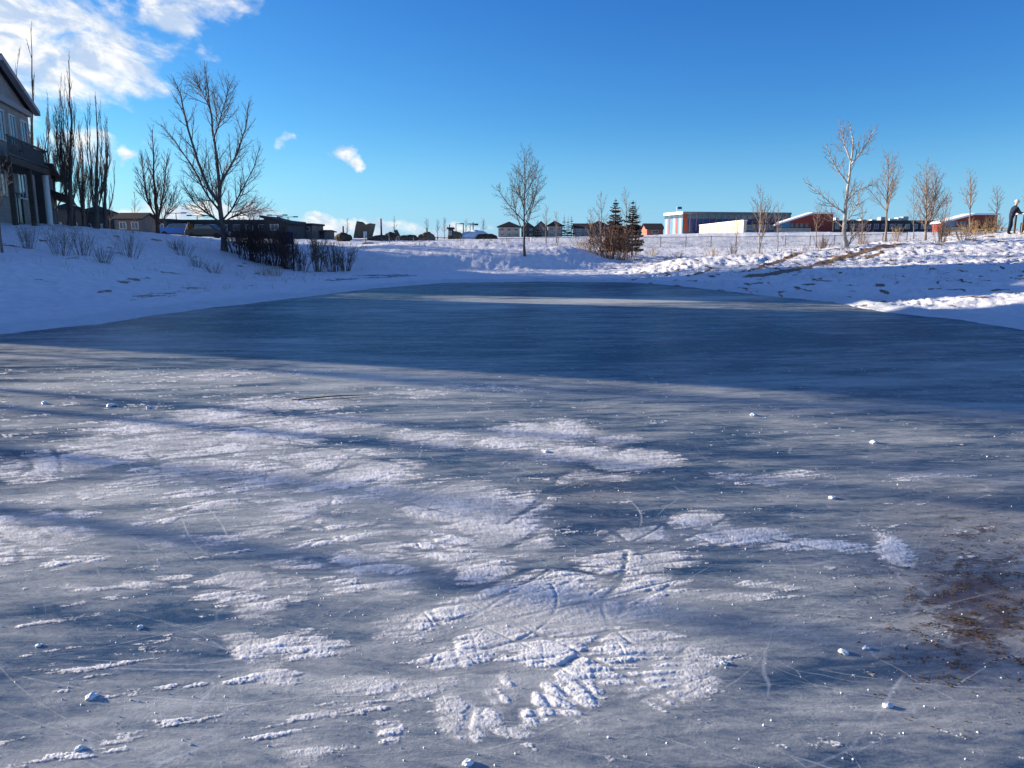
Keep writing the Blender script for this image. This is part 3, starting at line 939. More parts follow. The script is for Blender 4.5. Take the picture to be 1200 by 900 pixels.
young(1085, 281, 193, 46, 45, 'dense many branched bare tree behind the brown shrubs on the right', .85, 26, M['bark_grey'], M['twig_pale'], .07, -.05, t0=.12, twin=True)
young(1104, 281, 225, 50, 51, 'small bare tree close right of the dense one', .8, 14, M['bark_grey'], M['twig_pale'], .04, .3, t0=.15)
young(1136, 277, 202, 50, 46, 'slender bare tree in front of the small red building', .75, 18, M['bark_grey'], M['twig_pale'], .06, 0, t0=.4)
young(1167, 273, 220, 48, 47, 'small bare tree nearest to the leaning person', .75, 14, M['bark_grey'], M['twig_pale'], .045, .05, t0=.4)
young(1205, 272, 222, 46, 48, 'bare tree cut by the right edge behind the person', .8, 14, M['bark_grey'], M['twig_pale'], .05, 0, t0=.35)
for k, (px, yt, lab) in enumerate(((1010, 235, 'slim bare tree just behind the tallest pale one'), (957, 238, 'faint bare sapling in front of the red gable'),
                                   (1070, 222, 'slim bare tree left of the dense one'), (912, 240, 'faint sapling right of the pale one by the school'))):
    young(px, 285, yt, 58, 60 + k, lab, .7, 12, M['bark_grey'], M['twig_pale'], .04, 0, t0=.3, lev=1)
# thin trees around the big bush and out on the field
for k, (px, pyb, yt, Y, w, lab) in enumerate((
        (640, 280, 240, 110, .5, 'thin pale bare tree before the houses, right of the lone bank tree'),
        (652, 280, 248, 112, .5, 'shorter thin tree before the houses'),
        (704, 300, 226, 55, .6, 'bare sapling at the left of the big bush'), (733, 300, 224, 56, .6, 'bare sapling behind the right spruce'),
        (745, 300, 240, 57, .6, 'bare sapling right of the right spruce'), (692, 300, 245, 58, .6, 'low bare sapling left of the spruces'),
        (462, 280, 254, 120, .5, 'distant thin tree left of the snow mound near the fence start'),
        (500, 279, 256, 150, .6, 'distant thin tree between the dark mound and the snowy hill'),
        (513, 279, 258, 150, .7, 'distant thin tree near the hut left of the snowy hill'),
        (521, 278, 256, 150, .7, 'distant thin tree directly left of the snowy hill'),
        (566, 278, 258, 160, .8, 'distant thin tree right of the snowy hill'),
        (546, 275, 256, 160, .5, 'distant thin tree on top of the snowy hill'),
        (407, 282, 256, 110, .5, 'distant bare tree left of the leaning brown structure'),
        (130, 275, 238, 75, .6, 'small bare tree between poplars and distant houses'),
        (158, 276, 225, 70, .5, 'thin bare tree in front of the small gabled house'))):
    young(px, pyb, yt, Y, 80 + k, lab, w, 12, M['bark_grey'] if px > 500 else M['bark_dark'], M['twig_pale'] if px > 600 else M['bark_dark'], .05 if Y < 100 else .08, 0, t0=.3, lev=1,
          rmin=.012 if Y > 90 else .009)

# out-of-frame trees of the same row whose shadows cross the ice
def shadow_tree(x, y, H, seed, label, spread=1.5, n1=22, nl=4, r=.2, t0=.35):
    b = Vector((x, y, gz(x, y)))
    rr = random.Random(seed)
    Ls = [([(0, 0, 0), (.1, 0, H * .4), (-.1, .2, H * .75), (0, 0, H)], r, .03)]
    for i in range(nl):
        a = rr.uniform(0, 6.28)
        Ls.append(([(0, 0, H * .3), (spread * .5 * math.cos(a), spread * .5 * math.sin(a), H * .5), (spread * math.cos(a), spread * math.sin(a), H * .85)], r * .6, .02))
    make_tree('bare_tree', b, Ls, label, n1=n1, L=H * (.25 if nl else .14), ang=.55, up=.15, seed=seed, rmin=.014, lev=2, shape=lambda t: 1.1 - .7 * t, t0=t0)


# ------------------------------------------------------------------ spruces
M['needle'] = mat('spruce_needles', (0.07, 0.06, 0.04), 0.8, 0.4, 5)


def spruce(px, pyb, ytop, Y, w, seed, label, mtl=None, n=None):
    b = base_for(px, Y, pyb) if pyb is None or Y < 100 else at(px, pyb, Y)
    H = at(px, ytop, Y).z - b.z
    rr = random.Random(seed)
    root = empty('spruce_tree', b, label, 'tree', None)
    MB().tube([(0, 0, -.3), (0, 0, H)], [H * .016 + .03, .015], 7).build('trunk', M['bark_dark'], root)
    mb = MB()
    nw = n or int(H * 5.5) + 6
    for i in range(nw):
        t = (i + rr.random() * .5) / nw
        z = H * (.08 + .9 * t) + rr.uniform(-.12, .12) * H / nw * 4
        L = w * (1 - t) ** .85 * rr.uniform(.75, 1.15) + .06
        for k in range(9):
            a = k * .7 + i * 1.3 + rr.uniform(-.3, .3)
            l = L * rr.uniform(.65, 1.1)
            d = Vector((math.cos(a), math.sin(a), -.15 + .35 * t + rr.uniform(-.16, .16))); s = Vector((-math.sin(a), math.cos(a), 0))
            o = Vector((0, 0, z))
            m_ = 5
            for j in range(m_):
                f0 = (j + .3) / m_; c = o + d * l * f0 + Vector((0, 0, .12 * l * f0 * f0))
                ww = (l * .3 + .03) * (1.15 - f0)
                for sg in (-1, 1):
                    tip = c + (s * sg * ww + d * ww * .8) * rr.uniform(.8, 1.2) - Vector((0, 0, rr.uniform(.0, .18) * ww + .03))
                    mb.poly([c - d * .06 * l, c + d * .1 * l + Vector((0, 0, .02)), tip])
                    mb.poly([c - Vector((0, 0, .06 * l)), c + d * .05 * l, tip - Vector((0, 0, .08 * l))])
            mb.poly([o, o + d * l + s * .02 + Vector((0, 0, .1 * l)), o + d * l - Vector((0, 0, .02))])
    mb.build('crown', mtl or M['needle'], root)
    return root


M['needle_brown'] = mat('browned_needles', (0.16, 0.085, 0.05), 0.8, 0.35, 5)
spruce(720, 303, 232, 54, 1.05, 1, 'taller spruce with reddish brown needles above the big bush', M['needle_brown'])
spruce(740, 303, 234, 56, 1.0, 2, 'dark green spruce right of the reddish brown one')
for k, (px, yt, lab) in enumerate(((661, 251, 'leftmost and tallest of three small spruces between the far houses'), (665.5, 254, 'middle one of three small spruces between the far houses'),
                                   (669.5, 252, 'rightmost of three small spruces between the far houses'), (630, 257, 'small dark spruce among the roofs left of the group of three'))):
    spruce(px, 278, yt, 240, 1.3, 10 + k, lab, n=14)

# ------------------------------------------------------------------ shrubs and weeds
def shrub(px, pyb, Y, h, w, n, mtl, label, group=None, seed=1, lev=1, r=.012, name='shrub', cat='shrub'):
    b = base_for(px, Y, pyb)
    rr = random.Random(seed)
    root = empty(name, b, label, cat, group)
    out = {0: [], 1: [], 2: [], 3: []}
    mb = MB(); mb2 = MB()
    for i in range(n):
        a = rr.uniform(0, 6.28); e = rr.random() ** .7
        s = Vector((math.cos(a) * w * .25 * e, math.sin(a) * w * .2 * e, -.05))
        s.z = gz(b.x + s.x, b.y + s.y) - b.z - .05
        d = Vector((math.cos(a) * w * .5 * e / h, math.sin(a) * w * .4 * e / h, 1)).normalized()
        L = h * rr.uniform(.6, 1.05)
        q = [s]; c = s
        for k in range(4):
            d = (d + Vector((rr.uniform(-1, 1), rr.uniform(-1, 1), rr.uniform(-.3, .6))) * .12).normalized(); c = c + d * L / 4; q.append(c)
        mb.tube(q, [r * (1 - .18 * k) for k in range(5)], 4, cap=False)
        branches(rr, out, q, r, r * .4, .25, int(3 + L * 3), L * .35, .55, .08, lev, lambda u: 1 - .5 * u, r * .45)
    for l_ in out:
        for (q, ra, rb) in out[l_]:
            mb2.tube(q, [ra + (rb - ra) * j / (len(q) - 1) for j in range(len(q))], 3, cap=False)
    n0 = len(mb.v); mb.v += mb2.v; mb.f += [tuple(i + n0 for i in f) for f in mb2.f]
    mb.build('branches', mtl, root)
    return root


shrub(716, 306, 50, 2.4, 3.6, 34, M['bush'], 'big dark leafless bush on the far bank below the spruces', seed=1, r=.024)
shrub(733, 306, 51, 2.0, 2.2, 18, M['bush'], 'dark leafless bush overlapping the right side of the big one', seed=2, r=.022)
shrub(694, 304, 51, 1.1, 1.6, 26, M['weed'], 'low brown shrub at the left foot of the big bush', seed=3)
shrub(682, 300, 53, 1.0, 1.6, 22, M['straw'], 'low straw coloured shrub left of the brown one on the far bank', seed=4)
shrub(765, 297, 60, .7, 1.8, 30, M['straw'], 'low clump of yellow dry grass right of the big bush', seed=5, lev=0)
shrub(1102, 289, 40, 1.5, 1.0, 30, M['weed'], 'dense brown upright shrub on the right slope', seed=6)
shrub(1130, 287, 40, .9, 1.3, 24, M['weed'], 'lower brown shrub right of the dense upright one', seed=7)
shrub(965, 292, 44, .9, 1.1, 26, M['bark_red'], 'reddish leafless shrub left of the tallest pale tree', seed=8)
shrub(1010, 288, 46, 1.2, .8, 16, M['twig_pale'], 'pale thin stemmed shrub right of the tallest pale tree', seed=9)
shrub(1050, 283, 47, 1.0, 1.0, 16, M['straw'], 'straw coloured shrub at foot of the bare tree with clean trunk', seed=10)
shrub(1140, 276, 46, 1.0, 1.6, 36, M['straw'], 'straw coloured shrub below the small red building', seed=12)
shrub(1163, 274, 45, 1.1, 1.4, 34, M['straw'], 'dry yellow shrub just left of the leaning person', seed=13)
shrub(1110, 279, 50, .9, 1.4, 24, M['weed'], 'brown shrub at the foot of the small bare tree', seed=14)
shrub(835, 300, 50, .8, 1.4, 20, M['straw'], 'pale dry weeds on the edge of the right knoll', seed=15, lev=0)
shrub(858, 298, 47, .9, 1.0, 16, M['weed'], 'small brown shrub beside the short sapling on the knoll', seed=16)
shrub(795, 300, 55, .5, 1.6, 20, M['straw'], 'low dry weeds at the left end of the right knoll', seed=17, lev=0)
# left bank
lb = [(278, 300, 45, 1.7, 1.6), (292, 300, 44, 1.9, 1.7), (306, 303, 44, 2.1, 1.8), (322, 305, 44, 2.0, 1.8), (336, 310, 43, 1.9, 1.5), (352, 312, 42, 1.7, 1.4), (372, 314, 42, 1.7, 1.3),
      (392, 316, 42, 1.5, 1.1), (404, 317, 42, 1.6, .9)]
words = ['nearest the large oval tree', 'second from the large oval tree', 'third from the large oval tree', 'left of the dark blue board', 'below the dark blue board', 'right of the dark blue board',
         'third from the right end', 'second from the right end', 'at the right end of the thicket']
for i, (px, py, Y, h, w) in enumerate(lb):
    shrub(px, py, Y, h * (1.1 + .22 * math.sin(i * 2.3)), w * (1.25 + .2 * math.cos(i * 1.7)), (38, 50, 34, 46, 36)[i] if i < 5 else 26, M['thicket'] if i < 6 else M['weed'], 'dark leafless bush of the left bank thicket, ' + words[i], 'thicket of bushes on the left bank', seed=30 + i, r=.015)
for i, (px, py, Y, h, w, lab) in enumerate(((310, 322, 36, .55, 1.0, 'low straw tuft at the foot of the thicket, left one'), (325, 323, 36, .6, 1.0, 'low straw tuft at the foot of the thicket, right one'),
                                            (70, 290, 30, 1.2, 1.2, 'thin dry weed clump on the left bank below the first poplars'),
                                            (95, 288, 31, 1.1, 1.2, 'thin dry weed clump below the rightmost poplars'), (150, 290, 34, 1.2, 1.3, 'thin dry weed clump left of the dense upright tree'),
                                            (32, 279, 31, 1.1, .9, 'thin brown weeds in front of the low house wing'), (120, 300, 30, .8, 1.0, 'short dry weeds halfway down the left bank'),
                                            (215, 306, 40, .9, 1.3, 'dark broken weed clump on the bank below the upright tree'), (232, 312, 37, .7, 1.3, 'dark matted weeds left of the large oval tree'),
                                            (250, 314, 36, .6, 1.1, 'low dark weeds in front of the large oval tree'), (206, 300, 42, .7, 1.0, 'small dark weeds highest beside the upright tree'))):
    shrub(px, py, Y, h, w, 30, M['straw'] if i < 2 else M['weed'], lab, 'dry weed clumps on the left bank', seed=60 + i, lev=0 if i < 2 else 1, r=.007, name='weed_clump', cat='weeds')
# foreground sapling against the left house
young(3, 300, 180, 28, 71, 'slender pale sapling at the left edge before the gabled house', .7, 10, M['bark_grey'], M['bark_grey'], .045, -.1, name='sapling', t0=.4)

# scattered grass stubble across the banks and field: one uncountable mass
mb = MB()
rg = random.Random(4)
xs, ys = [], []
while len(xs) < 5200:
    r_ = rg.random()
    if r_ < .35: x, y = rg.uniform(6, 34), rg.uniform(24, 50)
    elif r_ < .8: x, y = rg.uniform(-15, 38), rg.uniform(48, 110)
    else: x, y = rg.uniform(-30, -8), rg.uniform(24, 50)
    xs.append(x); ys.append(y)
xs = np.array(xs); ys = np.array(ys)
cl_ = fbm(xs * .35, ys * .35, 3, 55); sdv = pond_sd(xs, ys); zz = height(xs, ys, True)
for x, y, z, c, s in zip(xs, ys, zz, cl_, sdv):
    if s < 2.0 or c < .02: continue
    for k in range(3):
        a = rg.uniform(0, 6.3); h = rg.uniform(.08, .28) * (1.4 if y > 48 else 1); l = rg.uniform(.02, .12)
        xx, yy = x + rg.uniform(-.15, .15), y + rg.uniform(-.15, .15)
        wv = .006 + .004 * (y > 48)
        mb.poly([(xx - wv, yy, z - .03), (xx + wv, yy, z - .03), (xx + l * math.cos(a), yy + l * math.sin(a), z + h)])
tag(mb.build('grass', M['straw']), 'dry straw grass blades poking through the snow on the banks', 'grass', kind='stuff')

# ------------------------------------------------------------------ houses
M['roof_dark'] = mat('dark_shingles', (0.035, 0.032, 0.035), 0.9, 0.35, 8)
M['trim'] = mat('white_trim', (0.62, 0.62, 0.60), 0.6, 0.1, 5)
M['trim_grey'] = mat('grey_trim', (0.25, 0.25, 0.26), 0.6, 0.15, 5)
M['side_tan'] = siding('tan_siding', (0.25, 0.225, 0.20))
M['side_beige'] = siding('beige_siding', (0.42, 0.36, 0.28))
M['side_brown'] = siding('brown_siding', (0.16, 0.12, 0.10))
M['side_grey'] = siding('grey_siding', (0.22, 0.22, 0.23))
M['side_red'] = siding('red_brown_siding', (0.34, 0.12, 0.08))
M['side_dark'] = siding('dark_siding', (0.045, 0.04, 0.042))
M['glass'] = glassy('window_glass')
M['wood_dark'] = mat('dark_wood', (0.06, 0.045, 0.035), 0.8, 0.3, 12)
M['wood'] = mat('weathered_wood', (0.22, 0.15, 0.10), 0.85, 0.3, 12)
M['wood_pale'] = mat('pale_wood', (0.50, 0.40, 0.28), 0.8, 0.2, 12)
M['metal'] = mat('galvanised_metal', (0.35, 0.36, 0.38), 0.45, 0.15, 12, metal=.6)
M['metal_dark'] = mat('dark_metal', (0.05, 0.05, 0.055), 0.5, 0.2, 12, metal=.4)
M['concrete'] = mat('concrete', (0.35, 0.33, 0.30), 0.85, 0.2, 4)


def window(root, x, y, z, w, h, face='x', frame=None, sill=True):
    """window on a wall whose outward normal is +x ('x') or -y ('y') of the house frame"""
    fm = MB(); g = MB(); t = .07
    def bx(mb_, u0, u1, z0, z1, d0, d1):
        if face == 'x': mb_.box(x + d0, x + d1, u0, u1, z0, z1)
        else: mb_.box(u0, u1, y - d1, y - d0, z0, z1)
    c = y if face == 'x' else x
    bx(fm, c - w / 2 - t, c + w / 2 + t, z - t, z, .003, .07); bx(fm, c - w / 2 - t, c + w / 2 + t, z + h, z + h + t, .003, .07)
    bx(fm, c - w / 2 - t, c - w / 2, z, z + h, .003, .07); bx(fm, c + w / 2, c + w / 2 + t, z, z + h, .003, .07)
    bx(fm, c - .025, c + .025, z, z + h, .003, .05)
    f = fm.build('window', frame or M['trim'], root)
    bx(g, c - w / 2, c + w / 2, z, z + h, .003, .02)
    g.build('pane', M['glass'], f)
    return f


def gable_roof(mb, x0, x1, y0, y1, z, rise, ridge='x', ov=.45, th=.16):
    """two slabs; ridge runs along given axis"""
    if ridge == 'x':
        ym = (y0 + y1) / 2; s = rise / ((y1 - y0) / 2)
        for sg, ye in ((-1, y0), (1, y1)):
            e = Vector((x0 - ov, ye + sg * ov, z - s * ov)); r_ = Vector((x0 - ov, ym, z + rise))
            mb.prism([e, r_, r_ + Vector((0, 0, th)), e + Vector((0, 0, th))], (x1 - x0 + 2 * ov, 0, 0))
    else:
        xm = (x0 + x1) / 2; s = rise / ((x1 - x0) / 2)
        for sg, xe in ((-1, x0), (1, x1)):
            e = Vector((xe + sg * ov, y0 - ov, z - s * ov)); r_ = Vector((xm, y0 - ov, z + rise))
            mb.prism([e, r_, r_ + Vector((0, 0, th)), e + Vector((0, 0, th))], (0, y1 - y0 + 2 * ov, 0))
    return mb


def hip_roof(mb, x0, x1, y0, y1, z, rise, ov=.5):
    x0 -= ov; x1 += ov; y0 -= ov; y1 += ov
    w = min(x1 - x0, y1 - y0) / 2
    if x1 - x0 > y1 - y0: ra, rb = Vector((x0 + w, (y0 + y1) / 2, z + rise)), Vector((x1 - w, (y0 + y1) / 2, z + rise))
    else: ra, rb = Vector(((x0 + x1) / 2, y0 + w, z + rise)), Vector(((x0 + x1) / 2, y1 - w, z + rise))
    a, b_, c, d = [Vector(p) for p in ((x0, y0, z), (x1, y0, z), (x1, y1, z), (x0, y1, z))]
    if x1 - x0 > y1 - y0:
        mb.poly([a, b_, rb, ra]); mb.poly([b_, c, rb]); mb.poly([c, d, ra, rb]); mb.poly([d, a, ra])
    else:
        mb.poly([a, b_, ra]); mb.poly([b_, c, rb, ra]); mb.poly([c, d, rb]); mb.poly([d, a, ra, rb])
    mb.box(x0, x1, y0, y1, z - .2, z - .003)
    return mb


def frame_for(C, D):
    """house frame: origin C (near corner of pond-side wall), +y runs towards D, +x faces the pond"""
    ang = math.atan2(D[1] - C[1], D[0] - C[0]) - math.pi / 2
    return ang


# -- gabled three storey house at the left edge
C = at(-14, 270, 34.0); Dp = at(32.5, 270, 48.0)
C = Vector((-24.4, 33.9, 0)); Dp = Vector((at(34, 150, 48).x, 48.0, 0))
LW = (Dp - C).length
rz = frame_for(C, Dp)
zg = 2.2
hA = empty('house', (C.x, C.y, zg), 'tall tan gabled house with a raised deck at the left edge', 'house', None, rz)
EZ = 9.35 - zg     # eave height
hw_ = MB(); hw_.box(-9, 0, 5.6, LW, -1.2, EZ); hw_.box(-2.3, 0, 0, 5.597, -1.2, EZ); hw_.build('wall', M['side_tan'], hA)
ym = LW * .5
# pediment gable facing the pond, cross roof behind
gw0, gw1 = LW * .16, LW * .995
ap = 1.75
MB().prism([Vector((.02, gw0, EZ)), Vector((.02, gw1, EZ)), Vector((.02, (gw0 + gw1) / 2, EZ + ap))], (-.3, 0, 0)).build('gable_wall', M['side_grey'], hA)
rm = MB(); gable_roof(rm, -1.9, .25, gw0, gw1, EZ + .02, ap, 'x', .35)
ro = rm.build('roof', M['roof_dark'], hA)
rm = MB(); gable_roof(rm, -9, -.3, 5.6, LW, EZ - .15, 1.5, 'x', .3); rm.build('roof', M['roof_dark'], hA)
tr_ = MB()
tr_.box(.025, .22, 0, LW + .1, EZ - .35, EZ - .05)
for sg, ye in ((-1, gw0), (1, gw1)):
    yc = (gw0 + gw1) / 2; s = ap / ((gw1 - gw0) / 2)
    e = Vector((.3, ye + sg * .35, EZ - s * .35 - .12)); r_ = Vector((.3, yc, EZ + ap - .12))
    tr_.prism([e, r_, r_ + Vector((0, 0, .25)), e + Vector((0, 0, .25))], (.32, 0, 0))
tr_.build('fascia', M['trim_grey'], hA)
for yy in (.45, .62, .76, .91):
    window(hA, 0, LW * yy, EZ - 2.3, 1.05, 1.5)
for yy in (.3, .55, .8):
    window(hA, 0, LW * yy, EZ - 5.2, 1.3, 1.3)
window(hA, 0, LW * .72, .5, 1.6, 1.6, frame=M['wood_dark'])
# deck
dk = MB(); dz = 5.75 - zg
dk.box(.01, 1.5, LW * .3, LW * .8, dz - .3, dz)
for yy in (.32, .55):
    dk.box(1.2, 1.42, LW * yy, LW * yy + .22, -.8, dz - .3)
dk.build('deck', M['wood_dark'], hA)
rl = MB()
rl.box(1.42, 1.5, LW * .3, LW * .8, dz + .95, dz + 1.03); rl.box(1.42, 1.5, LW * .3, LW * .8, dz + .08, dz + .14)
rl.box(.05, 1.4, LW * .8 - .08, LW * .8, dz + .95, dz + 1.03)
for i in range(38):
    y_ = LW * (.3 + .5 * i / 38)
    rl.box(1.44, 1.47, y_, y_ + .03, dz, dz + 1.0)
for i in range(6):
    rl.box(.15 + i * .22, .18 + i * .22, LW * .8 - .06, LW * .8 - .03, dz, dz + 1.0)
rl.build('railing', M['metal_dark'], hA)
MB().box(1.37, 1.40, LW * .5, LW * .76, dz + .2, dz + .9).build('privacy_panel', M['trim_grey'], hA)
MB().tube([(1.3, LW * .785, -.6), (1.3, LW * .785, dz - .33)], .16, 12).build('column', M['trim'], hA)

# -- lower neighbour with porch roof
C2 = Vector((Dp.x + .1, 49.0, 0)); D2 = at(63, 200, 60); D2 = Vector((D2.x, 60, 0)); L2 = (D2 - C2).length
hB = empty('house', (C2.x, C2.y, 2.3), 'lower dark house with sloping roofs just right of the gabled one', 'house', None, frame_for(C2, D2))
MB().box(-8, 0, 0, L2, -1.2, 3.9).build('wall', M['side_dark'], hB)
hip_roof(MB(), -8, 0, 0, L2, 4.1, 1.1).build('roof', M['roof_dark'], hB)
MB().prism([Vector((.02, .2, 2.5)), Vector((1.2, .2, 2.1)), Vector((1.2, .2, 2.22)), Vector((.02, .2, 2.65))], (0, L2 + .4, 0)).build('porch_roof', M['roof_dark'], hB)
for k in range(4): MB().box(1.0, 1.15, .3 + L2 * (k / 3.3), .45 + L2 * (k / 3.3), -.8, 2.1).build('porch_post', M['wood_dark'], hB)
for yy in (.2, .5, .8):
    window(hB, 0, L2 * yy, 2.75, 1.0, .8, frame=M['trim_grey']); window(hB, 0, L2 * yy, .4, 1.3, 1.3, frame=M['trim_grey'])

# -- distant dark houses behind poplars
for k, (px, Y, w, d, h, lab) in enumerate(((79, 140, 5.5, 8, 4.7, 'dark two part house behind the dense poplar'), (114, 146, 6, 8, 4.5, 'dark low house behind the rightmost poplars'))):
    p = at(px, 270, Y); g = 2.6
    hC = empty('house', (p.x, Y, g), lab, 'house', None, R(20))
    MB().box(-w / 2, w / 2, 0, d, -1.5, h).build('wall', M['side_dark'], hC)
    hip_roof(MB(), -w / 2, w / 2, 0, d, h + .2, 1.3, .4).build('roof', M['roof_dark'], hC)
    for xx in (-.25, .2): window(hC, w * xx, 0, h * .35, 1.0, .9, 'y')

# -- houses of the same row, beyond the left edge (their shadows lie across the pond)
def row_house(x, y, L, ez, rise, ang, label, m='side_tan', hip=False):
    h = empty('house', (x, y, 2.2), label, 'house', None, ang)
    MB().box(-11, 0, 0, L, -1.5, ez).build('wall', M[m], h)
    rm = MB()
    if hip: hip_roof(rm, -11, 0, 0, L, ez + .2, rise)
    else: gable_roof(rm, -11, 0, 0, L, ez, rise, 'x'); MB().prism([Vector((-.02, 0, ez)), Vector((-.02, L, ez)), Vector((-.02, L / 2, ez + rise))], (-.25, 0, 0)).build('gable_wall', M[m], h)
    rm.build('roof', M['roof_dark'], h)
    for zz in (.6, 3.2, 5.8):
        if zz + 1.4 > ez: continue
        for yy in (.2, .5, .8): window(h, 0, L * yy, zz, 1.3, 1.4)
    return h


ROWX = -29.0
row_house(ROWX, 19.9, 10.9, 7.6, 1.6, R(-20), 'tan row house beyond the left edge, next to the gabled one')

shadow_tree(-27, 16.1, 7.5, 201, 'slim bare tree beyond the left edge, casting the upper crossing shadow line', .5, 16, 0, .12, .5)
shadow_tree(-27, 15.4, 8.0, 202, 'slim bare tree beyond the left edge, casting the lower crossing shadow line', .5, 20, 0, .14, .48)
shadow_tree(-26, 12.7, 7.0, 203, 'slim bare tree beyond the left edge, casting the lower soft shadow', .4, 14, 0, .14, .5)
shadow_tree(-27.5, 18.5, 7.5, 206, 'bushy bare tree added beyond the left edge to soften the row house shadow', .7, 9, 1, .07)  # unseen tree put in to break up the hard house shadow edge
shadow_tree(-27, 14.2, 6.0, 207, 'thin young bare tree between the taller ones beyond the left edge', .3, 6, 1, .06)
gf = empty('shade_fence', (-28.2, 32.0, 2.2), 'added unseen wooden fence shading the gap between the gabled house and its out of frame neighbour', 'fence', None, R(-20))
MB().box(-.06, 0, -1.6, 1.8, -1.0, 2.9).build('boards', M['wood'], gf)  # fence added out of view to keep sun off the left bank
for yy in (-1.5, 0, 1.6): MB().box(.003, .12, yy, yy + .12, -1.0, 3.0).build('post', M['wood_dark'], gf)


# -- distance: generic building by pixel box (front face parallel to picture plane)
def block(name, x0, x1, ytop, ybot, Y, d, wall, label, cat='building', roof='flat', rise_px=0, group=None, win=0, rz=0, winrows=1, wm=None):
    a = at(x0, ybot, Y); c = at(x1, ybot, Y); t = at((x0 + x1) / 2, ytop, Y)
    w = c.x - a.x; h = t.z - a.z
    o = empty(name, ((a.x + c.x) / 2, Y, a.z), label, cat, group, rz)
    rise = rise_px * Y / F
    hw = h - rise
    MB().box(-w / 2, w / 2, 0, d, -2.0, hw).build('wall', wall, o)
    if roof == 'flat':
        rb = MB(); rb.box(-w / 2 - .25, w / 2 + .25, -.25, d + .25, hw + .003, hw + .35); rb.build('roof', M['roof_dark'] if not wm else wm, o)
    elif roof == 'hip':
        hip_roof(MB(), -w / 2, w / 2, 0, d, hw + .2, rise).build('roof', M['roof_dark'], o)
    elif roof == 'gable':
        gable_roof(MB(), -w / 2, w / 2, 0, d, hw, rise, 'x').build('roof', M['roof_dark'], o)
        MB().prism([Vector((-w / 2, 0, hw)), Vector((-w / 2, d, hw)), Vector((-w / 2, d / 2, hw + rise))], (.2, 0, 0)).build('gable_wall', wall, o)
        MB().prism([Vector((w / 2, 0, hw)), Vector((w / 2, d, hw)), Vector((w / 2, d / 2, hw + rise))], (-.2, 0, 0)).build('gable_wall', wall, o)
    elif roof == 'front':
        gable_roof(MB(), -w / 2, w / 2, 0, d, hw, rise, 'y').build('roof', M['roof_dark'], o)
        MB().prism([Vector((-w / 2, 0.0, hw)), Vector((w / 2, 0.0, hw)), Vector((0, 0.0, hw + rise))], (0, .2, 0)).build('gable_wall', wall, o)
    for rrw in range(winrows):
        for i in range(win):
            xx = -w / 2 + w * (i + .5) / win
            hh_ = hw / winrows
            window(o, xx, 0, hh_ * rrw + hh_ * .3, min(1.6, w / win * .5), min(1.4, hh_ * .45), 'y')
    return o


G1 = 'far houses on the horizon'
block('house', 584, 609, 260, 278, 240, 9, M['side_beige'], 'two storey beige house at the left end of the far house row', 'house', 'hip', 6, G1, 3, winrows=2)
block('house', 611, 626, 261, 278, 246, 9, M['side_brown'], 'brown house behind the lone bank tree', 'house', 'front', 5, G1, 2, winrows=2)
block('house', 627, 641, 259.5, 278, 244, 9, M['side_tan'], 'tan gabled house left of three small spruces', 'house', 'front', 6, G1, 2, winrows=2)
block('house', 642, 659, 259, 278, 240, 9, M['side_beige'], 'beige house touching the left of three small spruces', 'house', 'hip', 6, G1, 2, winrows=2)
block('house', 674, 692, 262, 278, 240, 9, M['side_grey'], 'grey house right of three small spruces', 'house', 'gable', 5, G1, 2, winrows=2)
block('house', 693, 712, 259, 278, 242, 9, M['side_brown'], 'brown house left of the spruces above the bush', 'house', 'hip', 6, G1, 3, winrows=2)
block('house', 713, 731, 260, 278, 246, 9, M['side_tan'], 'tan house hidden behind the reddish spruce', 'house', 'front', 6, G1, 2, winrows=2)
block('house', 732, 757, 262, 277, 240, 9, M['side_brown'], 'brown house right of the spruces above the bush', 'house', 'hip', 6, G1, 3, winrows=2)
block('house', 758, 777, 262, 275, 215, 9, M['side_red'], 'red brown house with dark roof beside the blue school', 'house', 'gable', 6, G1, 1)
# left distance
block('house', 138, 166, 250, 273, 100, 4, M['side_brown'], 'small brown gabled house right of the poplars', 'house', 'gable', 6, None, 2)
block('commercial_building', 196, 330, 260, 274, 125, 14, M['side_dark'], 'long low dark building behind the large oval tree', 'building', 'flat', 0, None, 9, wm=M['metal_dark'])
block('commercial_building', 166, 196, 259, 274, 118, 12, M['side_dark'], 'dark flat building between the small house and long building', 'building', 'flat', 0, None, 2)
block('commercial_building', 332, 350, 264, 274, 130, 10, M['side_dark'], 'dark low building behind the blue board', 'building', 'flat', 0, None, 2)
block('commercial_building', 352, 366, 264, 273, 135, 8, M['side_brown'], 'small boxy brown building left of the snowy bank top', 'building', 'flat', 0, None, 1)
block('commercial_building', 366, 380, 270, 275, 140, 8, M['side_dark'], 'very low dark building right of the small boxy one', 'building', 'gable', 1.5, None, 0)
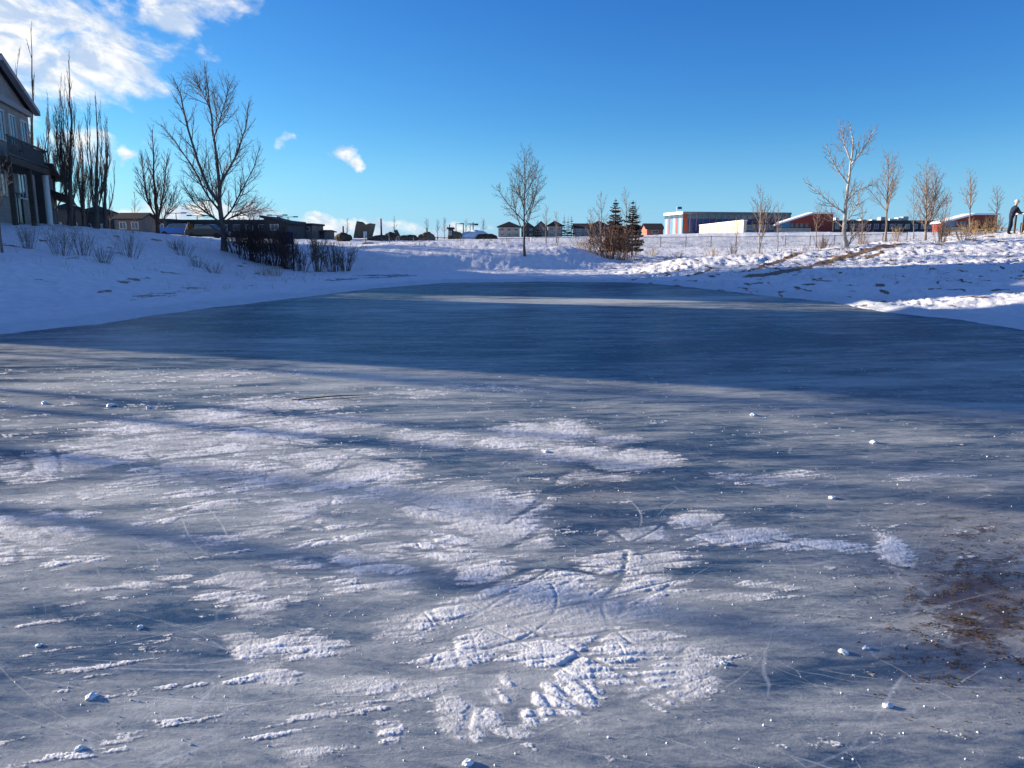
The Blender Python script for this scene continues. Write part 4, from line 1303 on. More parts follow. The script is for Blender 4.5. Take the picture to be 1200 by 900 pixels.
# slanted shed-roof volume
def shed_roof_building(x0, x1, yl, yr, yb, Y, d, wall, roofm, label, name='shed_roof_building'):
    a = at(x0, yb, Y); c = at(x1, yb, Y); tl = at(x0, yl, Y).z - a.z; trr = at(x1, yr, Y).z - a.z
    w = c.x - a.x
    o = empty(name, ((a.x + c.x) / 2, Y, a.z), label, 'building', None)
    MB().prism([Vector((-w / 2, 0, -1.5)), Vector((w / 2, 0, -1.5)), Vector((w / 2, 0, trr)), Vector((-w / 2, 0, tl))], (0, d, 0)).build('wall', wall, o)
    s = (trr - tl) / w
    MB().prism([Vector((-w / 2 - .5, -.5, tl - s * .5 + .01)), Vector((w / 2 + .5, -.5, trr + s * .5 + .01)), Vector((w / 2 + .5, -.5, trr + s * .5 + .35)), Vector((-w / 2 - .5, -.5, tl - s * .5 + .35))],
               (0, d + 1, 0)).build('roof', roofm, o)
    return o, w, tl, trr


o_, w_, _, _ = shed_roof_building(310, 334, 256, 262.5, 274, 122, 10, M['side_dark'], M['roof_dark'], 'dark building with a roof sloping down to the right')
window(o_, 0, 0, .6, 1.2, .8, 'y')
# leaning brown structure with hollowed top
p = at(424, 279, 120); o = empty('climbing_ramp', p, 'brown angular structure with a hollowed top against white cloud', 'structure')
q = [at(414, 279, 120), at(416.5, 265, 120), at(418, 259, 120), at(422, 262.3, 120), at(428, 263.2, 120), at(433.5, 261.5, 120), at(432, 269, 120), at(430, 276, 120), at(431, 279, 120)]
MB().prism([v - p for v in q], (0, 5, 0)).build('body', mat('brown_cladding', (.15, .105, .07), .8, .25, 3), o)
MB().box(-.5 + .8, .8, -.3, -.01, 0, 1.0).build('door', M['trim'], o)

# low mounds and roofs along the horizon
def mound(px, w, ytop, ybot, Y, m, label, name='earth_mound', cat='mound', seed=0):
    p = at(px, ybot, Y); h = at(px, ytop, Y).z - p.z; W = w * Y / F
    bm = bmesh.new(); bmesh.ops.create_icosphere(bm, subdivisions=4, radius=1)
    rr = random.Random(seed)
    ph = [rr.uniform(0, 6) for _ in range(4)]
    for v in bm.verts:
        k = 1 + .08 * math.sin(v.co.x * 5 + ph[0]) + .06 * math.sin(v.co.y * 7 + ph[1]) + .04 * math.sin(v.co.x * 13 + ph[2])
        v.co = Vector((v.co.x * W / 2 * k, v.co.y * W * .3 * k, v.co.z * h * k if v.co.z > 0 else v.co.z * .6))
    me = bpy.data.meshes.new(name); bm.to_mesh(me); bm.free(); me.materials.append(m)
    me.polygons.foreach_set('use_smooth', [True] * len(me.polygons))
    o = bpy.data.objects.new(name, me); COL.objects.link(o); o.location = p
    tag(o, label, cat)
    return o


M['earth'] = mat('bare_earth', (.14, .11, .07), .95, .4, 1.5)
M['snow_far'] = mat('mound_snow', (.72, .74, .77), .7, .12, .8)
M['earth_dark'] = mat('dark_earth', (.05, .04, .03), .95, .4, 1.5)
mound(500, 22, 272, 280, 130, M['earth'], 'brown rounded mound behind the fence near its left end', seed=1)
mound(478, 26, 275, 280, 128, M['earth_dark'], 'low dark mound left of the brown rounded one', seed=2)
mound(458, 20, 272.5, 280, 132, M['earth_dark'], 'dark mound left of the leaning panel', seed=3)
mound(446, 30, 275.5, 280, 125, M['earth_dark'], 'low dark mound right of the hollow topped structure', seed=8)
mound(557, 46, 270.5, 280, 150, M['snow_far'], 'snowy hill with a pale flank in front of the sky', 'snow_hill', 'hill', seed=4)
mound(533, 18, 270, 280, 149, M['earth'], 'brown mound at the left foot of the snowy hill', seed=5)
mound(570, 26, 273.5, 280, 147, M['earth_dark'], 'dark earth bank at the right foot of the snowy hill', seed=6)
mound(402, 20, 273, 279, 110, M['earth_dark'], 'dark low mound left of the hollow topped structure', seed=7)
block('hut', 525.5, 530, 268.6, 278, 148, 3, M['side_dark'], 'tiny dark hut left of the snowy hill', 'hut', 'flat', 0, None, 1)
mound(435, 34, 284.5, 289, 70, M['earth_dark'], 'low dark brush mound at the left start of the fence', seed=9)
# leaning panel
p = at(466, 277, 118); o = empty('leaning_panel', p, 'small dark panel leaning on its stand near the fence start', 'panel')
MB().prism([Vector((-.35, 0, .2)), Vector((.45, 0, 0)), Vector((-.05, 0, 1.0)), Vector((-.5, 0, .9))], (0, .1, 0)).build('panel', M['metal_dark'], o)
MB().tube([(.3, .2, -1), (0, .12, .6)], .05, 6).build('stand', M['metal'], o)

# ------------------------------------------------------------------ blue school
YS = 195.0
a = at(800, 271, YS); c = at(926, 271, YS + 6); tl = at(800, 248, YS)
H = tl.z - a.z
ang = math.atan2(6, c.x - a.x)
Wd = math.hypot(c.x - a.x, 6)
sch = empty('school_building', (a.x, a.y, a.z), 'long dark blue school with pale striped end wall and red panels', 'school', None, ang)
M['blue_panel'] = mat('dark_blue_cladding', (.02, .05, .16), .35, .2, 2, spec=.5)
M['blue_light'] = mat('light_blue_cladding', (.07, .20, .34), .5, .12, 2)
M['red_panel'] = mat('red_cladding', (.26, .035, .025), .5, .15, 2)
M['orange_panel'] = mat('orange_red_cladding', (.34, .06, .03), .5, .15, 2)
M['pale_panel'] = mat('pale_cladding', (.40, .43, .45), .5, .1, 3)
M['pink'] = mat('pink_trim', (.50, .22, .25), .5, .15, 2)
M['cream'] = mat('cream_wall', (.50, .42, .30), .7, .1, 2)
M['white'] = mat('white_metal', (.78, .79, .80), .5, .06, 3)
MB().box(.02, Wd, 0, 11.6, -2, H - .9).build('wall', M['blue_panel'], sch)
MB().box(.0, Wd + .01, -.15, 11.7, H - .55, H).build('fascia', M['side_grey'], sch)
MB().box(.1, Wd - .1, -.04, -.01, H - 1.7, H - .56).build('clerestory', M['glass'], sch)
for i in range(1, 17):
    MB().box(Wd * i / 17 - .09, Wd * i / 17 + .09, -.16, -.05, 0, H - .56).build('mullion', M['pink'] if i % 3 else M['trim_grey'], sch)
MB().box(.05, 1.1, -.12, -.02, 0, H - .6).build('panel', M['orange_panel'], sch)
for i in (4, 7, 12):
    MB().box(Wd * i / 17 + .2, Wd * i / 17 + .8, -.12, -.02, 0, H - 2.4).build('panel', M['red_panel'], sch)
# end wall (faces left / sun), real west wall angled away
dirn = Vector((0, 1, 0)); Lw = 11.6; nrm = Vector((-1, 0, 0))
for k in range(12):
    f0, f1 = k / 12, (k + 1) / 12
    mm = [M['blue_light'], M['pale_panel'], M['blue_light'], M['red_panel'], M['blue_light'], M['pale_panel'], M['blue_light'], M['blue_light'], M['red_panel'], M['blue_light'], M['pale_panel'], M['blue_light']][k]
    pA = dirn * Lw * f0; pB = dirn * Lw * (f1 - .004)
    z0, z1 = -2, (H - 1.5)
    MB().prism([Vector((pA.x, pA.y, z0)), Vector((pB.x, pB.y, z0)), Vector((pB.x, pB.y, z1)), Vector((pA.x, pA.y, z1))], nrm * .12).build('panel', mm, sch)
    MB().prism([Vector((pA.x, pA.y, z1 + .1)), Vector((pB.x, pB.y, z1 + .1)), Vector((pB.x, pB.y, H - .65)), Vector((pA.x, pA.y, H - .65))], nrm * .1).build('window', M['glass'], sch)
pA = Vector((0, 0, 0)) - dirn * .1; pB = dirn * Lw
MB().prism([Vector((pA.x, pA.y, H - .6)), Vector((pB.x, pB.y, H - .6)), Vector((pB.x, pB.y, H + .05)), Vector((pA.x, pA.y, H + .05))], nrm * .3).build('fascia', M['white'], sch)
MB().poly([Vector((0, 0, H - .4)), Vector((Wd, 0, H - .4)), Vector((Wd, 11.5, H - .4)), Vector((0, 11.5, H - .4))]).build('roof', M['white'], sch)
# flag
p = at(793.5, 247.2, YS + 6)
fl = empty('flagpole', p, 'small blue flag on a white pole above the blue school roof', 'flagpole')
MB().tube([(0, 0, -1), (0, 0, 1.1)], .09, 8).build('pole', M['white'], fl)
v = MB()
for i in range(5):
    x0, x1 = .1 + i * .22, .1 + (i + 1) * .22
    v.prism([Vector((x0, .08 * math.sin(i * 1.3), .45)), Vector((x1, .08 * math.sin(i * 1.3 + 1.3), .45)), Vector((x1, .08 * math.sin(i * 1.3 + 1.3), 1.05)), Vector((x0, .08 * math.sin(i * 1.3), 1.05))], (0, .02, 0))
v.build('flag', mat('flag_blue', (.03, .12, .30), .7, .15, 4), fl)
# cream rising wall in front of the school
a = at(871, 270.5, 152); c = at(819, 270.5, 194)
cw = empty('cream_wall', a, 'cream wall rising to the right in front of the blue school', 'wall', None, math.atan2(c.y - a.y, c.x - a.x))
W = math.hypot(c.x - a.x, c.y - a.y)
hr, hl = at(871, 258.8, 152).z - a.z, at(819, 264.5, 194).z - a.z
MB().prism([Vector((0, 0, -1.5)), Vector((W, 0, -1.5)), Vector((W, 0, hl)), Vector((0, 0, hr))], (0, -.6, 0)).build('wall', M['cream'], cw)
MB().prism([Vector((0, .1, hr + .01)), Vector((W, .1, hl + .01)), Vector((W, .1, hl + .2)), Vector((0, .1, hr + .2))], (0, -.8, 0)).build('coping', M['white'], cw)
for i in range(9):
    f_ = (i + 1) / 10; x = W * f_; MB().box(x - .1, x + .1, .003, .05, -1, hr + (hl - hr) * f_ - .05).build('joint', M['wood_pale'], cw)
block('school_wing', 872, 912, 262.5, 271, 186, 8, mat('grey_wall', (.16, .16, .17), .8, .2, 1), 'low grey building between cream wall and red gable', 'building', 'flat', 0, None, 3)
# red gable school part
def red_block(x0, xm, x1, yl, ym_, yr, yb, Y, label, cream_x=None, tri=True):
    a = at(x0, yb, Y); m_ = at(xm, yb, Y); c = at(x1, yb, Y)
    o = empty('red_building', a, label, 'building')
    zl = at(x0, yl, Y).z - a.z; zm = at(xm, ym_, Y).z - a.z; zr = at(x1, yr, Y).z - a.z
    wm, wc = m_.x - a.x, c.x - a.x
    MB().prism([Vector((0, 0, -1.5)), Vector((wm, 0, -1.5)), Vector((wm, 0, zm)), Vector((0, 0, zl))], (0, 4, 0)).build('wall', M['red_panel'], o)
    MB().box(wm + .01, wc, .3, 4, -1.5, zr).build('wall', mat('deep_red_cladding', (.22, .035, .025), .5, .15, 2), o)
    MB().prism([Vector((-.6, -.6, zl - .1)), Vector((wm + .1, -.6, zm)), Vector((wm + .1, -.6, zm + .32)), Vector((-.6, -.6, zl + .25))], (0, 5, 0)).build('roof', M['white'], o)
    MB().box(wm + .12, wc + .3, -.1, 4.3, zr + .003, zr + .35).build('roof', M['white'], o)
    MB().box(0, wm * .995, -.25, -.01, -1.5, zl * .55).build('base_wall', M['cream'], o)
    for i in range(4):
        x = wm * (.45 + .14 * i)
        MB().box(x - .35, x + .35, -.1, -.01, zl * .72, zl * .72 + .9).build('window', M['glass'], o)
    MB().prism([Vector((.2, -.08, zl * .6)), Vector((wm * .4, -.08, zl * .6)), Vector((wm * .4, -.08, zl + (zm - zl) * .33)), Vector((.2, -.08, zl - .05))], (0, .06, 0)).build('panel', M['blue_light'], o)
    return o


red_block(909, 950, 976, 264.5, 250.5, 250.5, 271, 185, 'larger red school wing with white slanting roof beside the blue school')
red_block(1104, 1139, 1168, 261.5, 251.5, 251.8, 272, 165, 'smaller red building with white slanting roof on the far right')
lb_ = block('school_wing', 976, 1104, 260, 271.5, 190, 12, M['side_dark'], 'long low dark wing with white rooftop units on the right', 'building', 'flat', 0, None, 14, wm=M['metal_dark'])
ru = at(1000, 260, 194)
for k, (px, w, h) in enumerate(((979, 4, 3.5), (997, 7, 1.6), (1010, 6, 1.6), (1022, 5, 1.6), (1033, 6, 4.5), (1046, 5, 2.5), (1052, 4, 3.6), (1059, 6, 5.0))):
    p = at(px, 259, 194); s = 194 / F
    MB().box(p.x - w * s / 2 - lb_.location.x, p.x + w * s / 2 - lb_.location.x, 3, 5, p.z - lb_.location.z - .3, p.z - lb_.location.z + h * s).build('rooftop_unit', M['white'] if k % 3 != 1 else M['metal'], lb_)

# wooden fence behind the right slope
a = at(1112, 276, 78); c = at(1182, 275, 74)
wf_ = empty('wooden_fence', (a.x, a.y, gz(a.x, a.y)), 'brown wooden rail fence before the small red building', 'fence')
n = 9
for i in range(n):
    f = i / (n - 1); x = (c.x - a.x) * f; y = (c.y - a.y) * f; z = gz(a.x + x, a.y + y) - wf_.location.z
    MB().box(x - .07, x + .07, y - .07, y + .07, z - .2, z + 1.05).build('post', M['wood'], wf_)
zr0 = gz(a.x, a.y) - wf_.location.z; zr1 = gz(c.x, c.y) - wf_.location.z
for hh2 in (.35, .65, .95):
    MB().tube([(0, -.1, zr0 + hh2), (c.x - a.x, c.y - a.y - .1, zr1 + hh2)], .05, 6).build('rail', M['wood'], wf_)

# ------------------------------------------------------------------ chain link fence
def mesh_wire():
    m, t, b = material('chain_link')
    g = t.new('ShaderNodeTexCoord').outputs['Object']
    sp = t.new('ShaderNodeSeparateXYZ'); t.l.new(g, sp.inputs[0])
    u = t.math('ADD', sp.outputs[0], sp.outputs[2]); v = t.math('SUBTRACT', sp.outputs[0], sp.outputs[2])
    def ln(k):
        f = t.math('FRACT', t.math('MULTIPLY', k, 1 / .085))
        return t.math('LESS_THAN', f, 0.085)
    a = t.math('MAXIMUM', ln(u), ln(v))
    b.inputs['Base Color'].default_value = (.16, .16, .17, 1); b.inputs['Roughness'].default_value = .5; b.inputs['Metallic'].default_value = .5
    t.l.new(a, b.inputs['Alpha'])
    return m


def chain_fence(P0, P1, n, h, label):
    f = empty('chain_link_fence', (P0[0], P0[1], gz(*P0)), label, 'fence')
    mw = mesh_wire()
    prev = None
    tops = []
    for i in range(n + 1):
        t = i / n; x = P0[0] + (P1[0] - P0[0]) * t; y = P0[1] + (P1[1] - P0[1]) * t
        z = gz(x, y) - .05
        l = Vector((x - f.location.x, y - f.location.y, z - f.location.z))
        MB().tube([l, l + Vector((0, 0, h + .08))], .04, 7).build('post', M['metal_dark'], f)
        tops.append(l)
    sm = [v + Vector((0, 0, h)) for v in tops]
    MB().tube(sm, .028, 6).build('top_rail', M['metal_dark'], f)
    mbx = MB()
    for q, w in zip(tops, tops[1:]):
        mbx.poly([q, w, w + Vector((0, 0, h)), q + Vector((0, 0, h))])
    mbx.build('wire_mesh', mw, f)
    return f


pL = at(428, 288, 80); pM = at(620, 291, 84); pR = at(1062, 288, 88)
chain_fence((pL.x, pL.y), (pM.x, pM.y), 7, 1.15, 'left stretch of dark chain link fence along the snowy field')
chain_fence((pM.x + .3, pM.y), (pR.x, pR.y), 15, 1.15, 'long right stretch of chain link fence below the blue school')

# ------------------------------------------------------------------ poles, signs, cars
def lamp_post(px, yt, yb, Y, label, heads=2, group='parking lot lamp posts'):
    p = at(px, yb, Y); H = at(px, yt, Y).z - p.z
    o = empty('lamp_post', p, label, 'lamp post', group)
    MB().tube([(0, 0, -1), (0, 0, H)], [.11, .08], 8).build('pole', M['metal_dark'], o)
    MB().tube([(-1.2 if heads == 2 else 0, 0, H - .05), (1.2, 0, H - .05)], .06, 6).build('arm', M['metal_dark'], o)
    for s in ((-1, 1) if heads == 2 else (1,)):
        MB().box(s * 1.5 - .45, s * 1.5 + .45, -.2, .2, H - .12, H + .1).build('lamp_head', M['metal_dark'], o)


lamp_post(207, 249.5, 262, 150, 'leftmost double headed lamp post, left of the large oval tree')
lamp_post(231.5, 252.5, 262, 152, 'double headed lamp post behind left branches of the large oval tree')
lamp_post(325.5, 252, 266, 150, 'taller of two double headed lamp posts right of the large oval tree')
lamp_post(338, 254, 266, 155, 'shorter of two double headed lamp posts right of the large oval tree')
lamp_post(534.5, 262, 276, 190, 'distant single lamp post left of the snowy hill', 1, 'distant poles on the horizon')
lamp_post(551, 263.5, 276, 190, 'distant single lamp post on the snowy hill', 1, 'distant poles on the horizon')


def pole(px, yt, yb, Y, label, arms=False):
    p = at(px, yb, Y); H = at(px, yt, Y).z - p.z
    o = empty('utility_pole', p, label, 'pole', 'distant poles on the horizon')
    MB().tube([(0, 0, -1), (0, 0, H)], [.16, .11], 8).build('pole', M['wood_dark'], o)
    if arms:
        MB().box(-1.3, 1.3, -.08, .08, H - .5, H - .3).build('crossarm', M['wood_dark'], o)


pole(554.5, 260.5, 276, 190, 'thick utility pole with crossarm on the snowy hill', True)
pole(447, 256, 276, 120, 'thin dark pole right of the hollow topped structure')
pole(402.5, 265, 277, 115, 'short dark pole left of the hollow topped structure')
pole(527, 263, 276, 180, 'thin pole beside the tiny hut')
pole(500.5, 267, 275, 135, 'short pole on the brown rounded mound')
pole(543, 262, 276, 185, 'thin pole between the hut and the utility pole')

# blue board in the thicket
p = base_for(336.5, 44, 300)
sb = empty('sign_board', p, 'dark blue board on two posts standing in the thicket', 'sign')
z0 = at(336.5, 286, 44).z - p.z; z1 = at(336.5, 272, 44).z - p.z
MB().box(-.42, .42, -.04, .0, z0, z1).build('panel', mat('navy_board', (.015, .03, .10), .5, .2, 3), sb)
MB().box(-.43, -.14, -.05, -.043, z0 + .02, z1 - .02).build('red_panel', mat('maroon_board', (.07, .02, .025), .5, .2, 3), sb)
for s in (-.34, .34): MB().box(s - .04, s + .04, .003, .08, -.3, z1).build('post', M['wood_dark'], sb)

M['tyre'] = mat('tyre_rubber', (.02, .02, .02), .8, .2, 20)


def car(px, pyb, Y, rz, paint, label):
    p = at(px, pyb, Y)
    o = empty('parked_car', p, label, 'car', 'cars parked behind the left bank', rz)
    prof = [(-2.2, .35), (-2.2, .85), (-1.9, 1.0), (-1.2, 1.05), (-.7, 1.48), (.7, 1.5), (1.25, 1.05), (2.1, .85), (2.25, .6), (2.2, .35)]
    MB().prism([Vector((x, -.85, z)) for x, z in prof], (0, 1.7, 0)).build('body', paint, o, bevel=.08)
    MB().prism([Vector((x, -.87, z)) for x, z in ((-1.05, 1.06), (-.65, 1.4), (.65, 1.42), (1.05, 1.06))], (0, 1.74, 0)).build('window', M['glass'], o)
    for sx in (-1.4, 1.4):
        for sy in (-.86, .66):
            MB().tube([(sx, sy, .33), (sx, sy + .2, .33)], .33, 16).build('wheel', M['tyre'], o)
    for sy in (-.6, .6):
        MB().box(2.18, 2.26, sy - .15, sy + .15, .62, .76).build('headlight', M['white'], o)


car(211, 278, 88, .1, mat('blue_paint', (.03, .16, .45), .3, .05, 2, spec=.6), 'blue car parked behind the snow bank left of the oval tree')
car(244, 280, 84, -.1, mat('black_paint', (.015, .015, .018), .3, .05, 2, spec=.6), 'dark car parked just left of the oval tree trunk')
# brown tent-like heap left of the tree
mound(224.5, 15, 261.5, 279, 86, mat('rust_heap', (.14, .075, .03), .9, .3, 1.2), 'rusty brown pointed heap between two parked cars', 'soil_heap', 'heap', seed=12)

# ------------------------------------------------------------------ person leaning on a stand
YP = 42.0
pf = at(1182.5, 272, YP); gzp = gz(pf.x, YP)
person = empty('person', (pf.x, YP, gzp), 'person in dark navy jacket and trousers with pale cap, leaning on a stand', 'person')


def skin_mesh(verts, edges, radii, name, m, parent, levels=2, mats=None, chooser=None):
    me = bpy.data.meshes.new(name); me.from_pydata([Vector(v) for v in verts], edges, [])
    o = bpy.data.objects.new(name, me); COL.objects.link(o)
    md = o.modifiers.new('skin', 'SKIN'); md.use_smooth_shade = True
    for i, r_ in enumerate(radii):
        sv = me.skin_vertices[0].data[i]
        sv.radius = (r_, r_) if not isinstance(r_, tuple) else r_
        sv.use_root = (i == 0)
    sb_ = o.modifiers.new('sub', 'SUBSURF'); sb_.levels = levels; sb_.render_levels = levels
    dg = bpy.context.evaluated_depsgraph_get(); dg.update()
    nm = bpy.data.meshes.new_from_object(o.evaluated_get(dg))
    o.modifiers.clear(); o.data = nm
    nm.materials.clear()
    for q in (mats or [m]): nm.materials.append(q)
    if chooser:
        for f in nm.polygons: f.material_index = chooser(f.center)
    o.parent = parent
    return o


M['navy'] = mat('navy_cloth', (.012, .016, .035), .85, .3, 14)
M['skin'] = mat('skin', (.45, .28, .20), .6, .08, 10)
M['cap'] = mat('pale_cloth', (.62, .60, .56), .85, .1, 14)
M['boot'] = mat('boot_leather', (.02, .018, .018), .7, .2, 14)
# facing +x (right), leaning to the right; local coords: x right, y depth, z up
SH = .10
V = [(.13, 0, .95),            # 0 pelvis
     (.20, 0, 1.15), (.28, 0, 1.36), (.33, 0, 1.50), (.36, 0, 1.58),   # 1-4 spine, chest, neck, head base
     (.39, 0, 1.66), (.41, 0, 1.74),                                   # 5,6 head
     (.06, -.10, .88), (-.02, -.11, .48), (-.14, -.12, .10), (.02, -.13, .04),    # 7-10 near leg
     (.16, .10, .88), (.20, .11, .48), (.06, .12, .10), (.24, .13, .04),     # 11-14 far leg
     (.30, -.19, 1.40), (.42, -.24, 1.16), (.64, -.20, 1.10), (.72, -.18, 1.10),  # 15-18 near arm
     (.32, .19, 1.42), (.50, .22, 1.24), (.70, .16, 1.12), (.78, .15, 1.12)]   # 19-22 far arm
E = [(0, 1), (1, 2), (2, 3), (3, 4), (4, 5), (5, 6), (0, 7), (7, 8), (8, 9), (9, 10), (0, 11), (11, 12), (12, 13), (13, 14),
     (2, 15), (15, 16), (16, 17), (17, 18), (2, 19), (19, 20), (20, 21), (21, 22)]
Rr = [(.17, .15), (.16, .14), (.19, .16), (.075, .075), (.06, .06), (.10, .085), (.085, .075), (.11, .10), (.078, .075), (.06, .055), (.05, .04), (.11, .10), (.078, .075), (.06, .055), (.05, .04),
      (.075, .07), (.06, .055), (.042, .04), (.038, .02), (.075, .07), (.06, .055), (.042, .04), (.038, .02)]
V = [(x - SH * z / 1.1, y, z) for x, y, z in V]
for hand, (ox, oy, oz) in ((18, (.62, -.18, 1.10)), (22, (.68, .15, 1.12))):
    for k, (dy, L_) in enumerate(((-.035, .07), (-.012, .085), (.012, .08), (.035, .06))):
        i0 = len(V); V += [(ox + .045, oy + dy, oz), (ox + .045 + L_ * .6, oy + dy * 1.15, oz - .008), (ox + .045 + L_, oy + dy * 1.2, oz - .03)]
        Rr += [.010, .009, .008]; E += [(hand, i0), (i0, i0 + 1), (i0 + 1, i0 + 2)]
    i0 = len(V); V += [(ox + .01, oy - .045, oz), (ox + .045, oy - .075, oz - .01)]; Rr += [.011, .009]; E += [(hand, i0), (i0, i0 + 1)]


def choose(c):
    if c.z > 1.53 and c.x > .1: return 1
    if c.x > .59 and c.z > 1.0: return 1
    if c.z < .13: return 2
    return 0


skin_mesh(V, E, Rr, 'body', None, person, 2, [M['navy'], M['skin'], M['boot']], choose)
bm = bmesh.new(); bmesh.ops.create_uvsphere(bm, u_segments=20, v_segments=12, radius=.118)
for v in list(bm.verts):
    if v.co.z < -.01: v.co.z = -.01; 
me = bpy.data.meshes.new('cap'); bm.to_mesh(me); bm.free(); me.materials.append(M['cap'])
cp = bpy.data.objects.new('cap', me); COL.objects.link(cp); cp.parent = person; cp.location = (.245, 0, 1.725)
MB().box(.31, .42, -.07, .07, 1.72, 1.735).build('cap_brim', M['cap'], person, bevel=.005)
MB().tube([(.31, 0, 1.69), (.38, 0, 1.665)], [.02, .016], 8).build('nose', M['skin'], person)
for s in (-1, 1):
    MB().tube([(.33, s * .035, 1.70), (.345, s * .035, 1.70)], .011, 8).build('eye', M['boot'], person)
    MB().tube([(.24, s * .085, 1.675), (.24, s * .105, 1.68)], .026, 8).build('ear', M['skin'], person)
MB().box(-.06, .05, -.16, -.10, 1.02, 1.05).build('hem_band', mat('reddish_trim', (.40, .10, .10), .7, .1, 9), person)

# stand the person leans on
ps = at(1200, 272, YP); st = empty('wooden_stand', (ps.x, YP, gz(ps.x, YP)), 'dark weathered stand with grey green front panel beside the leaning person', 'stand')
x_off = pf.x + .46 - ps.x
for dx in (0.0, 1.3):
    for dy in (-.35, .35):
        MB().box(x_off + dx, x_off + dx + .08, dy - .04, dy + .04, -.2, 1.05 + (gzp - st.location.z)).build('leg', M['wood_dark'], st)
zt = 1.06 + (gzp - st.location.z)
MB().box(x_off - .05, x_off + 1.45, -.45, .45, zt, zt + .04).build('top', M['trim'], st, bevel=.01)
MB().box(x_off + .08, x_off + 1.3, -.40, -.36, zt - .45, zt - .01).build('front_panel', mat('grey_green_board', (.09, .11, .09), .8, .2, 5), st)
MB().box(x_off + .3, x_off + 1.3, -.2, .3, -.05, .5).build('crate', M['wood'], st)
hs = empty('pole_tool', (ps.x + x_off, YP - .5, gz(ps.x + x_off, YP - .5)), 'pale straight stick leaning diagonally against the stand', 'stick')
MB().tube([(-.05, 0, .02), (.55, .02, 1.0)], .022, 7).build('shaft', M['white'], hs)
MB().box(-.25, 0, -.03, .03, 0, .05).build('blade', M['white'], hs)

# ------------------------------------------------------------------ lighting
SUN_AZ = R(-70)     # from +Y towards -X
SUN_EL = R(12)
sv = Vector((math.sin(SUN_AZ) * math.cos(SUN_EL), math.cos(SUN_AZ) * math.cos(SUN_EL), math.sin(SUN_EL)))
sl = bpy.data.lights.new('sun', 'SUN'); sl.energy = 5.0; sl.angle = R(.53); sl.color = (1.0, .85, .66)
so = bpy.data.objects.new('sun', sl); COL.objects.link(so)
so.rotation_euler = sv.to_track_quat('Z', 'Y').to_euler()

w = bpy.data.worlds.new('World'); scene.world = w; w.use_nodes = True
t = NT(w.node_tree); bg = w.node_tree.nodes['Background']
sky = t.new('ShaderNodeTexSky', sky_type='NISHITA'); sky.sun_disc = False
sky.sun_elevation = SUN_EL; sky.sun_rotation = SUN_AZ; sky.air_density = 1.0; sky.dust_density = 0.2; sky.ozone_density = 2.0; sky.altitude = 1000
g = t.new('ShaderNodeTexCoord').outputs['Generated']
sp = t.new('ShaderNodeSeparateXYZ'); t.l.new(g, sp.inputs[0])
yv = t.math('MAXIMUM', sp.outputs[1], .05)
u = t.math('DIVIDE', sp.outputs[0], yv); v = t.math('DIVIDE', sp.outputs[2], yv)
front = t.ramp(sp.outputs[1], .05, .2)
cmb = t.new('ShaderNodeCombineXYZ'); t.put(cmb.inputs[0], u); t.put(cmb.inputs[1], v)
n1 = t.noise(cmb.outputs[0], 9.0, 8, .62, .5, (1.0, 2.2, 1), R(18))
n2 = t.noise(cmb.outputs[0], 30.0, 6, .6, .3, (1.0, 1.8, 1), R(18))
CL = [(20, 40, 110, 75, 1.0), (100, 70, 75, 40, .95), (30, 120, 60, 16, .6), (145, 95, 45, 18, .8), (-60, 60, 120, 90, 1.0), (215, 14, 55, 22, .92), (165, 25, 25, 25, .6), (255, 2, 45, 14, .8),
      (333, 162, 10, 9, .82), (403, 176, 12, 8, .9), (413, 184, 9, 7, .88), (148, 180, 10, 9, .82), (248, 65, 16, 9, .6), (176, 66, 12, 8, .6), (100, 165, 36, 16, .72), (115, 180, 30, 14, .66), (182, 162, 14, 5, .55), (225, 246, 40, 10, 1.1),
      (290, 256, 40, 9, 1.0), (365, 264, 60, 7, .85), (430, 266, 60, 9, 1.1), (500, 270, 60, 7, .95), (120, 255, 60, 8, .8), (262, 48, 20, 8, .4), (55, 170, 30, 20, .6), (180, 260, 60, 6, .8)]
nd = t.new('ShaderNodeTexNoise'); t.l.new(cmb.outputs[0], nd.inputs['Vector']); nd.inputs['Scale'].default_value = 26; nd.inputs['Detail'].default_value = 5
sd3 = t.new('ShaderNodeSeparateColor'); t.l.new(nd.outputs['Color'], sd3.inputs[0])
uu = t.math('ADD', u, t.math('MULTIPLY', t.math('SUBTRACT', sd3.outputs[0], .5), .07)); vv = t.math('ADD', v, t.math('MULTIPLY', t.math('SUBTRACT', sd3.outputs[1], .5), .045))
msk = None
for (cx, cy, rx, ry, wt) in CL:
    d0 = ray(cx, cy); cu, cv = d0[0] / d0[1], d0[2] / d0[1]
    su = rx / F * 1.15; svv = ry / F * 1.15
    du_ = t.math('DIVIDE', t.math('SUBTRACT', uu, cu), su); dv_ = t.math('DIVIDE', t.math('SUBTRACT', vv, cv), svv)
    e_ = t.math('ADD', t.math('MULTIPLY', du_, du_), t.math('MULTIPLY', dv_, dv_))
    k_2 = t.math('MULTIPLY', t.ramp(e_, 0.0, 2.6, 1.0, 0.0, smooth=False), wt)
    msk = k_2 if msk is None else t.math('MAXIMUM', msk, k_2)
nn = t.math('ADD', t.math('MULTIPLY', n1, .75), t.math('MULTIPLY', n2, .25))
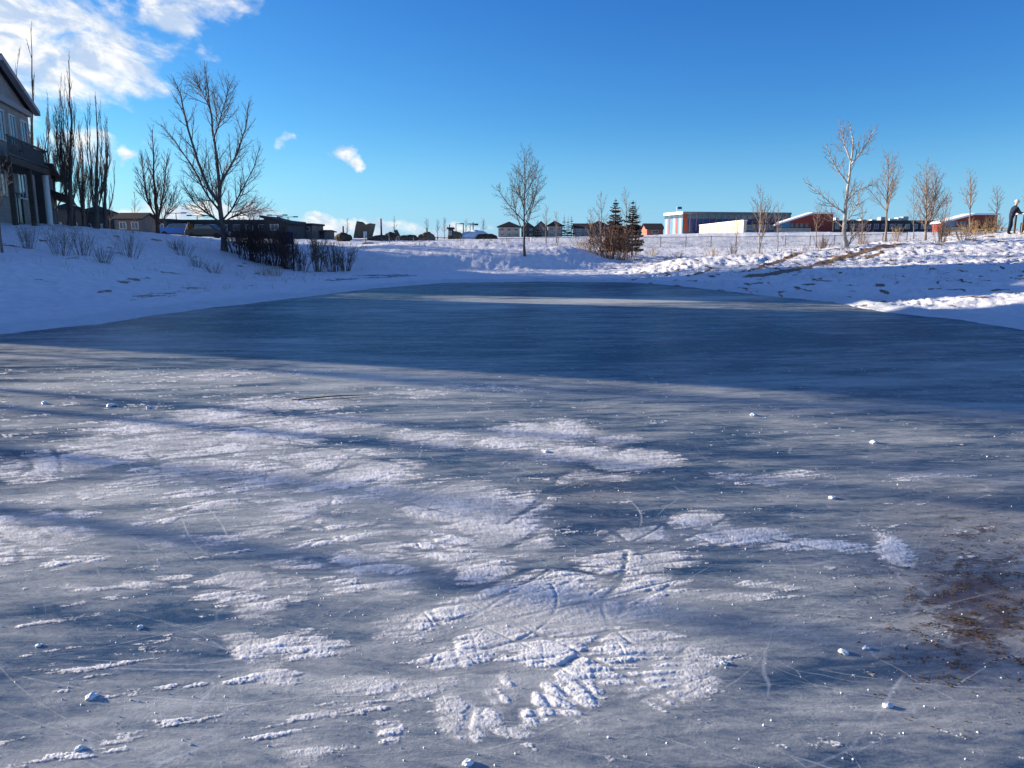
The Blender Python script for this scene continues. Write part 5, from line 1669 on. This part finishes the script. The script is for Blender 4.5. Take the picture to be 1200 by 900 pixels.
cf = t.ramp(t.math('ADD', msk, t.math('MULTIPLY', t.math('SUBTRACT', nn, .5), 2.2)), .42, 1.0)
cf = t.math('MULTIPLY', t.math('MULTIPLY', cf, front), t.ramp(msk, 0.02, .2))
shade = t.ramp(t.noise(cmb.outputs[0], 16.0, 5, .6, .4, (1, 2, 1), R(18)), .38, .62)
ccol = t.mix(shade, (3.0, 3.7, 4.8), (6.2, 6.0, 5.6))
SKYC = ((1.6, 2.4), (1.3, 3.75), (0.9, 5.15))   # phone-like contrast curve of the sky, per channel
scl = t.mix(1.0, sky.outputs[0], (0.19, 0.19, 0.19), 'MULTIPLY')
gm = t.new('ShaderNodeSeparateColor'); t.l.new(scl, gm.inputs[0])
cb = t.new('ShaderNodeCombineColor')
for i_, (pw, k_) in enumerate(SKYC):
    t.l.new(t.math('MULTIPLY', t.math('POWER', gm.outputs[i_], pw), k_), cb.inputs[i_])
fill_veil = t.math('MULTIPLY', t.ramp(sp.outputs[2], .38, .62), t.ramp(t.noise(g, 2.2, 6, .6, .5), .35, .65, .25, .75))
hz = t.ramp(sp.outputs[2], -0.04, 0.15, 1.0, 0.0)
skc = t.mix(t.math('MULTIPLY', hz, .7), cb.outputs[0], (1.6, 3.45, 5.7))
skv = t.mix(t.math('MULTIPLY', fill_veil, .30), skc, (2.6, 3.0, 3.6))   # unseen high cloud added overhead to make blue ambient light more neutral
fin = t.mix(t.math('MULTIPLY', cf, .93), skv, ccol)
t.l.new(fin, bg.inputs['Color'])
bg.inputs['Strength'].default_value = 0.08

# ------------------------------------------------------------------ camera and render settings
cam = bpy.data.cameras.new('camera'); co = bpy.data.objects.new('camera', cam); COL.objects.link(co)
cam.sensor_width = 36; cam.lens = 36 * F / 1200; cam.clip_end = 20000; cam.clip_start = .05
co.location = (0, 0, CAMZ); co.rotation_euler = (math.pi / 2 - PITCH, 0, 0)
scene.camera = co
scene.view_settings.view_transform = 'Standard'; scene.view_settings.look = 'None'
scene.view_settings.exposure = 1.22; scene.view_settings.gamma = 1
scene.render.resolution_x = 1024; scene.render.resolution_y = 768
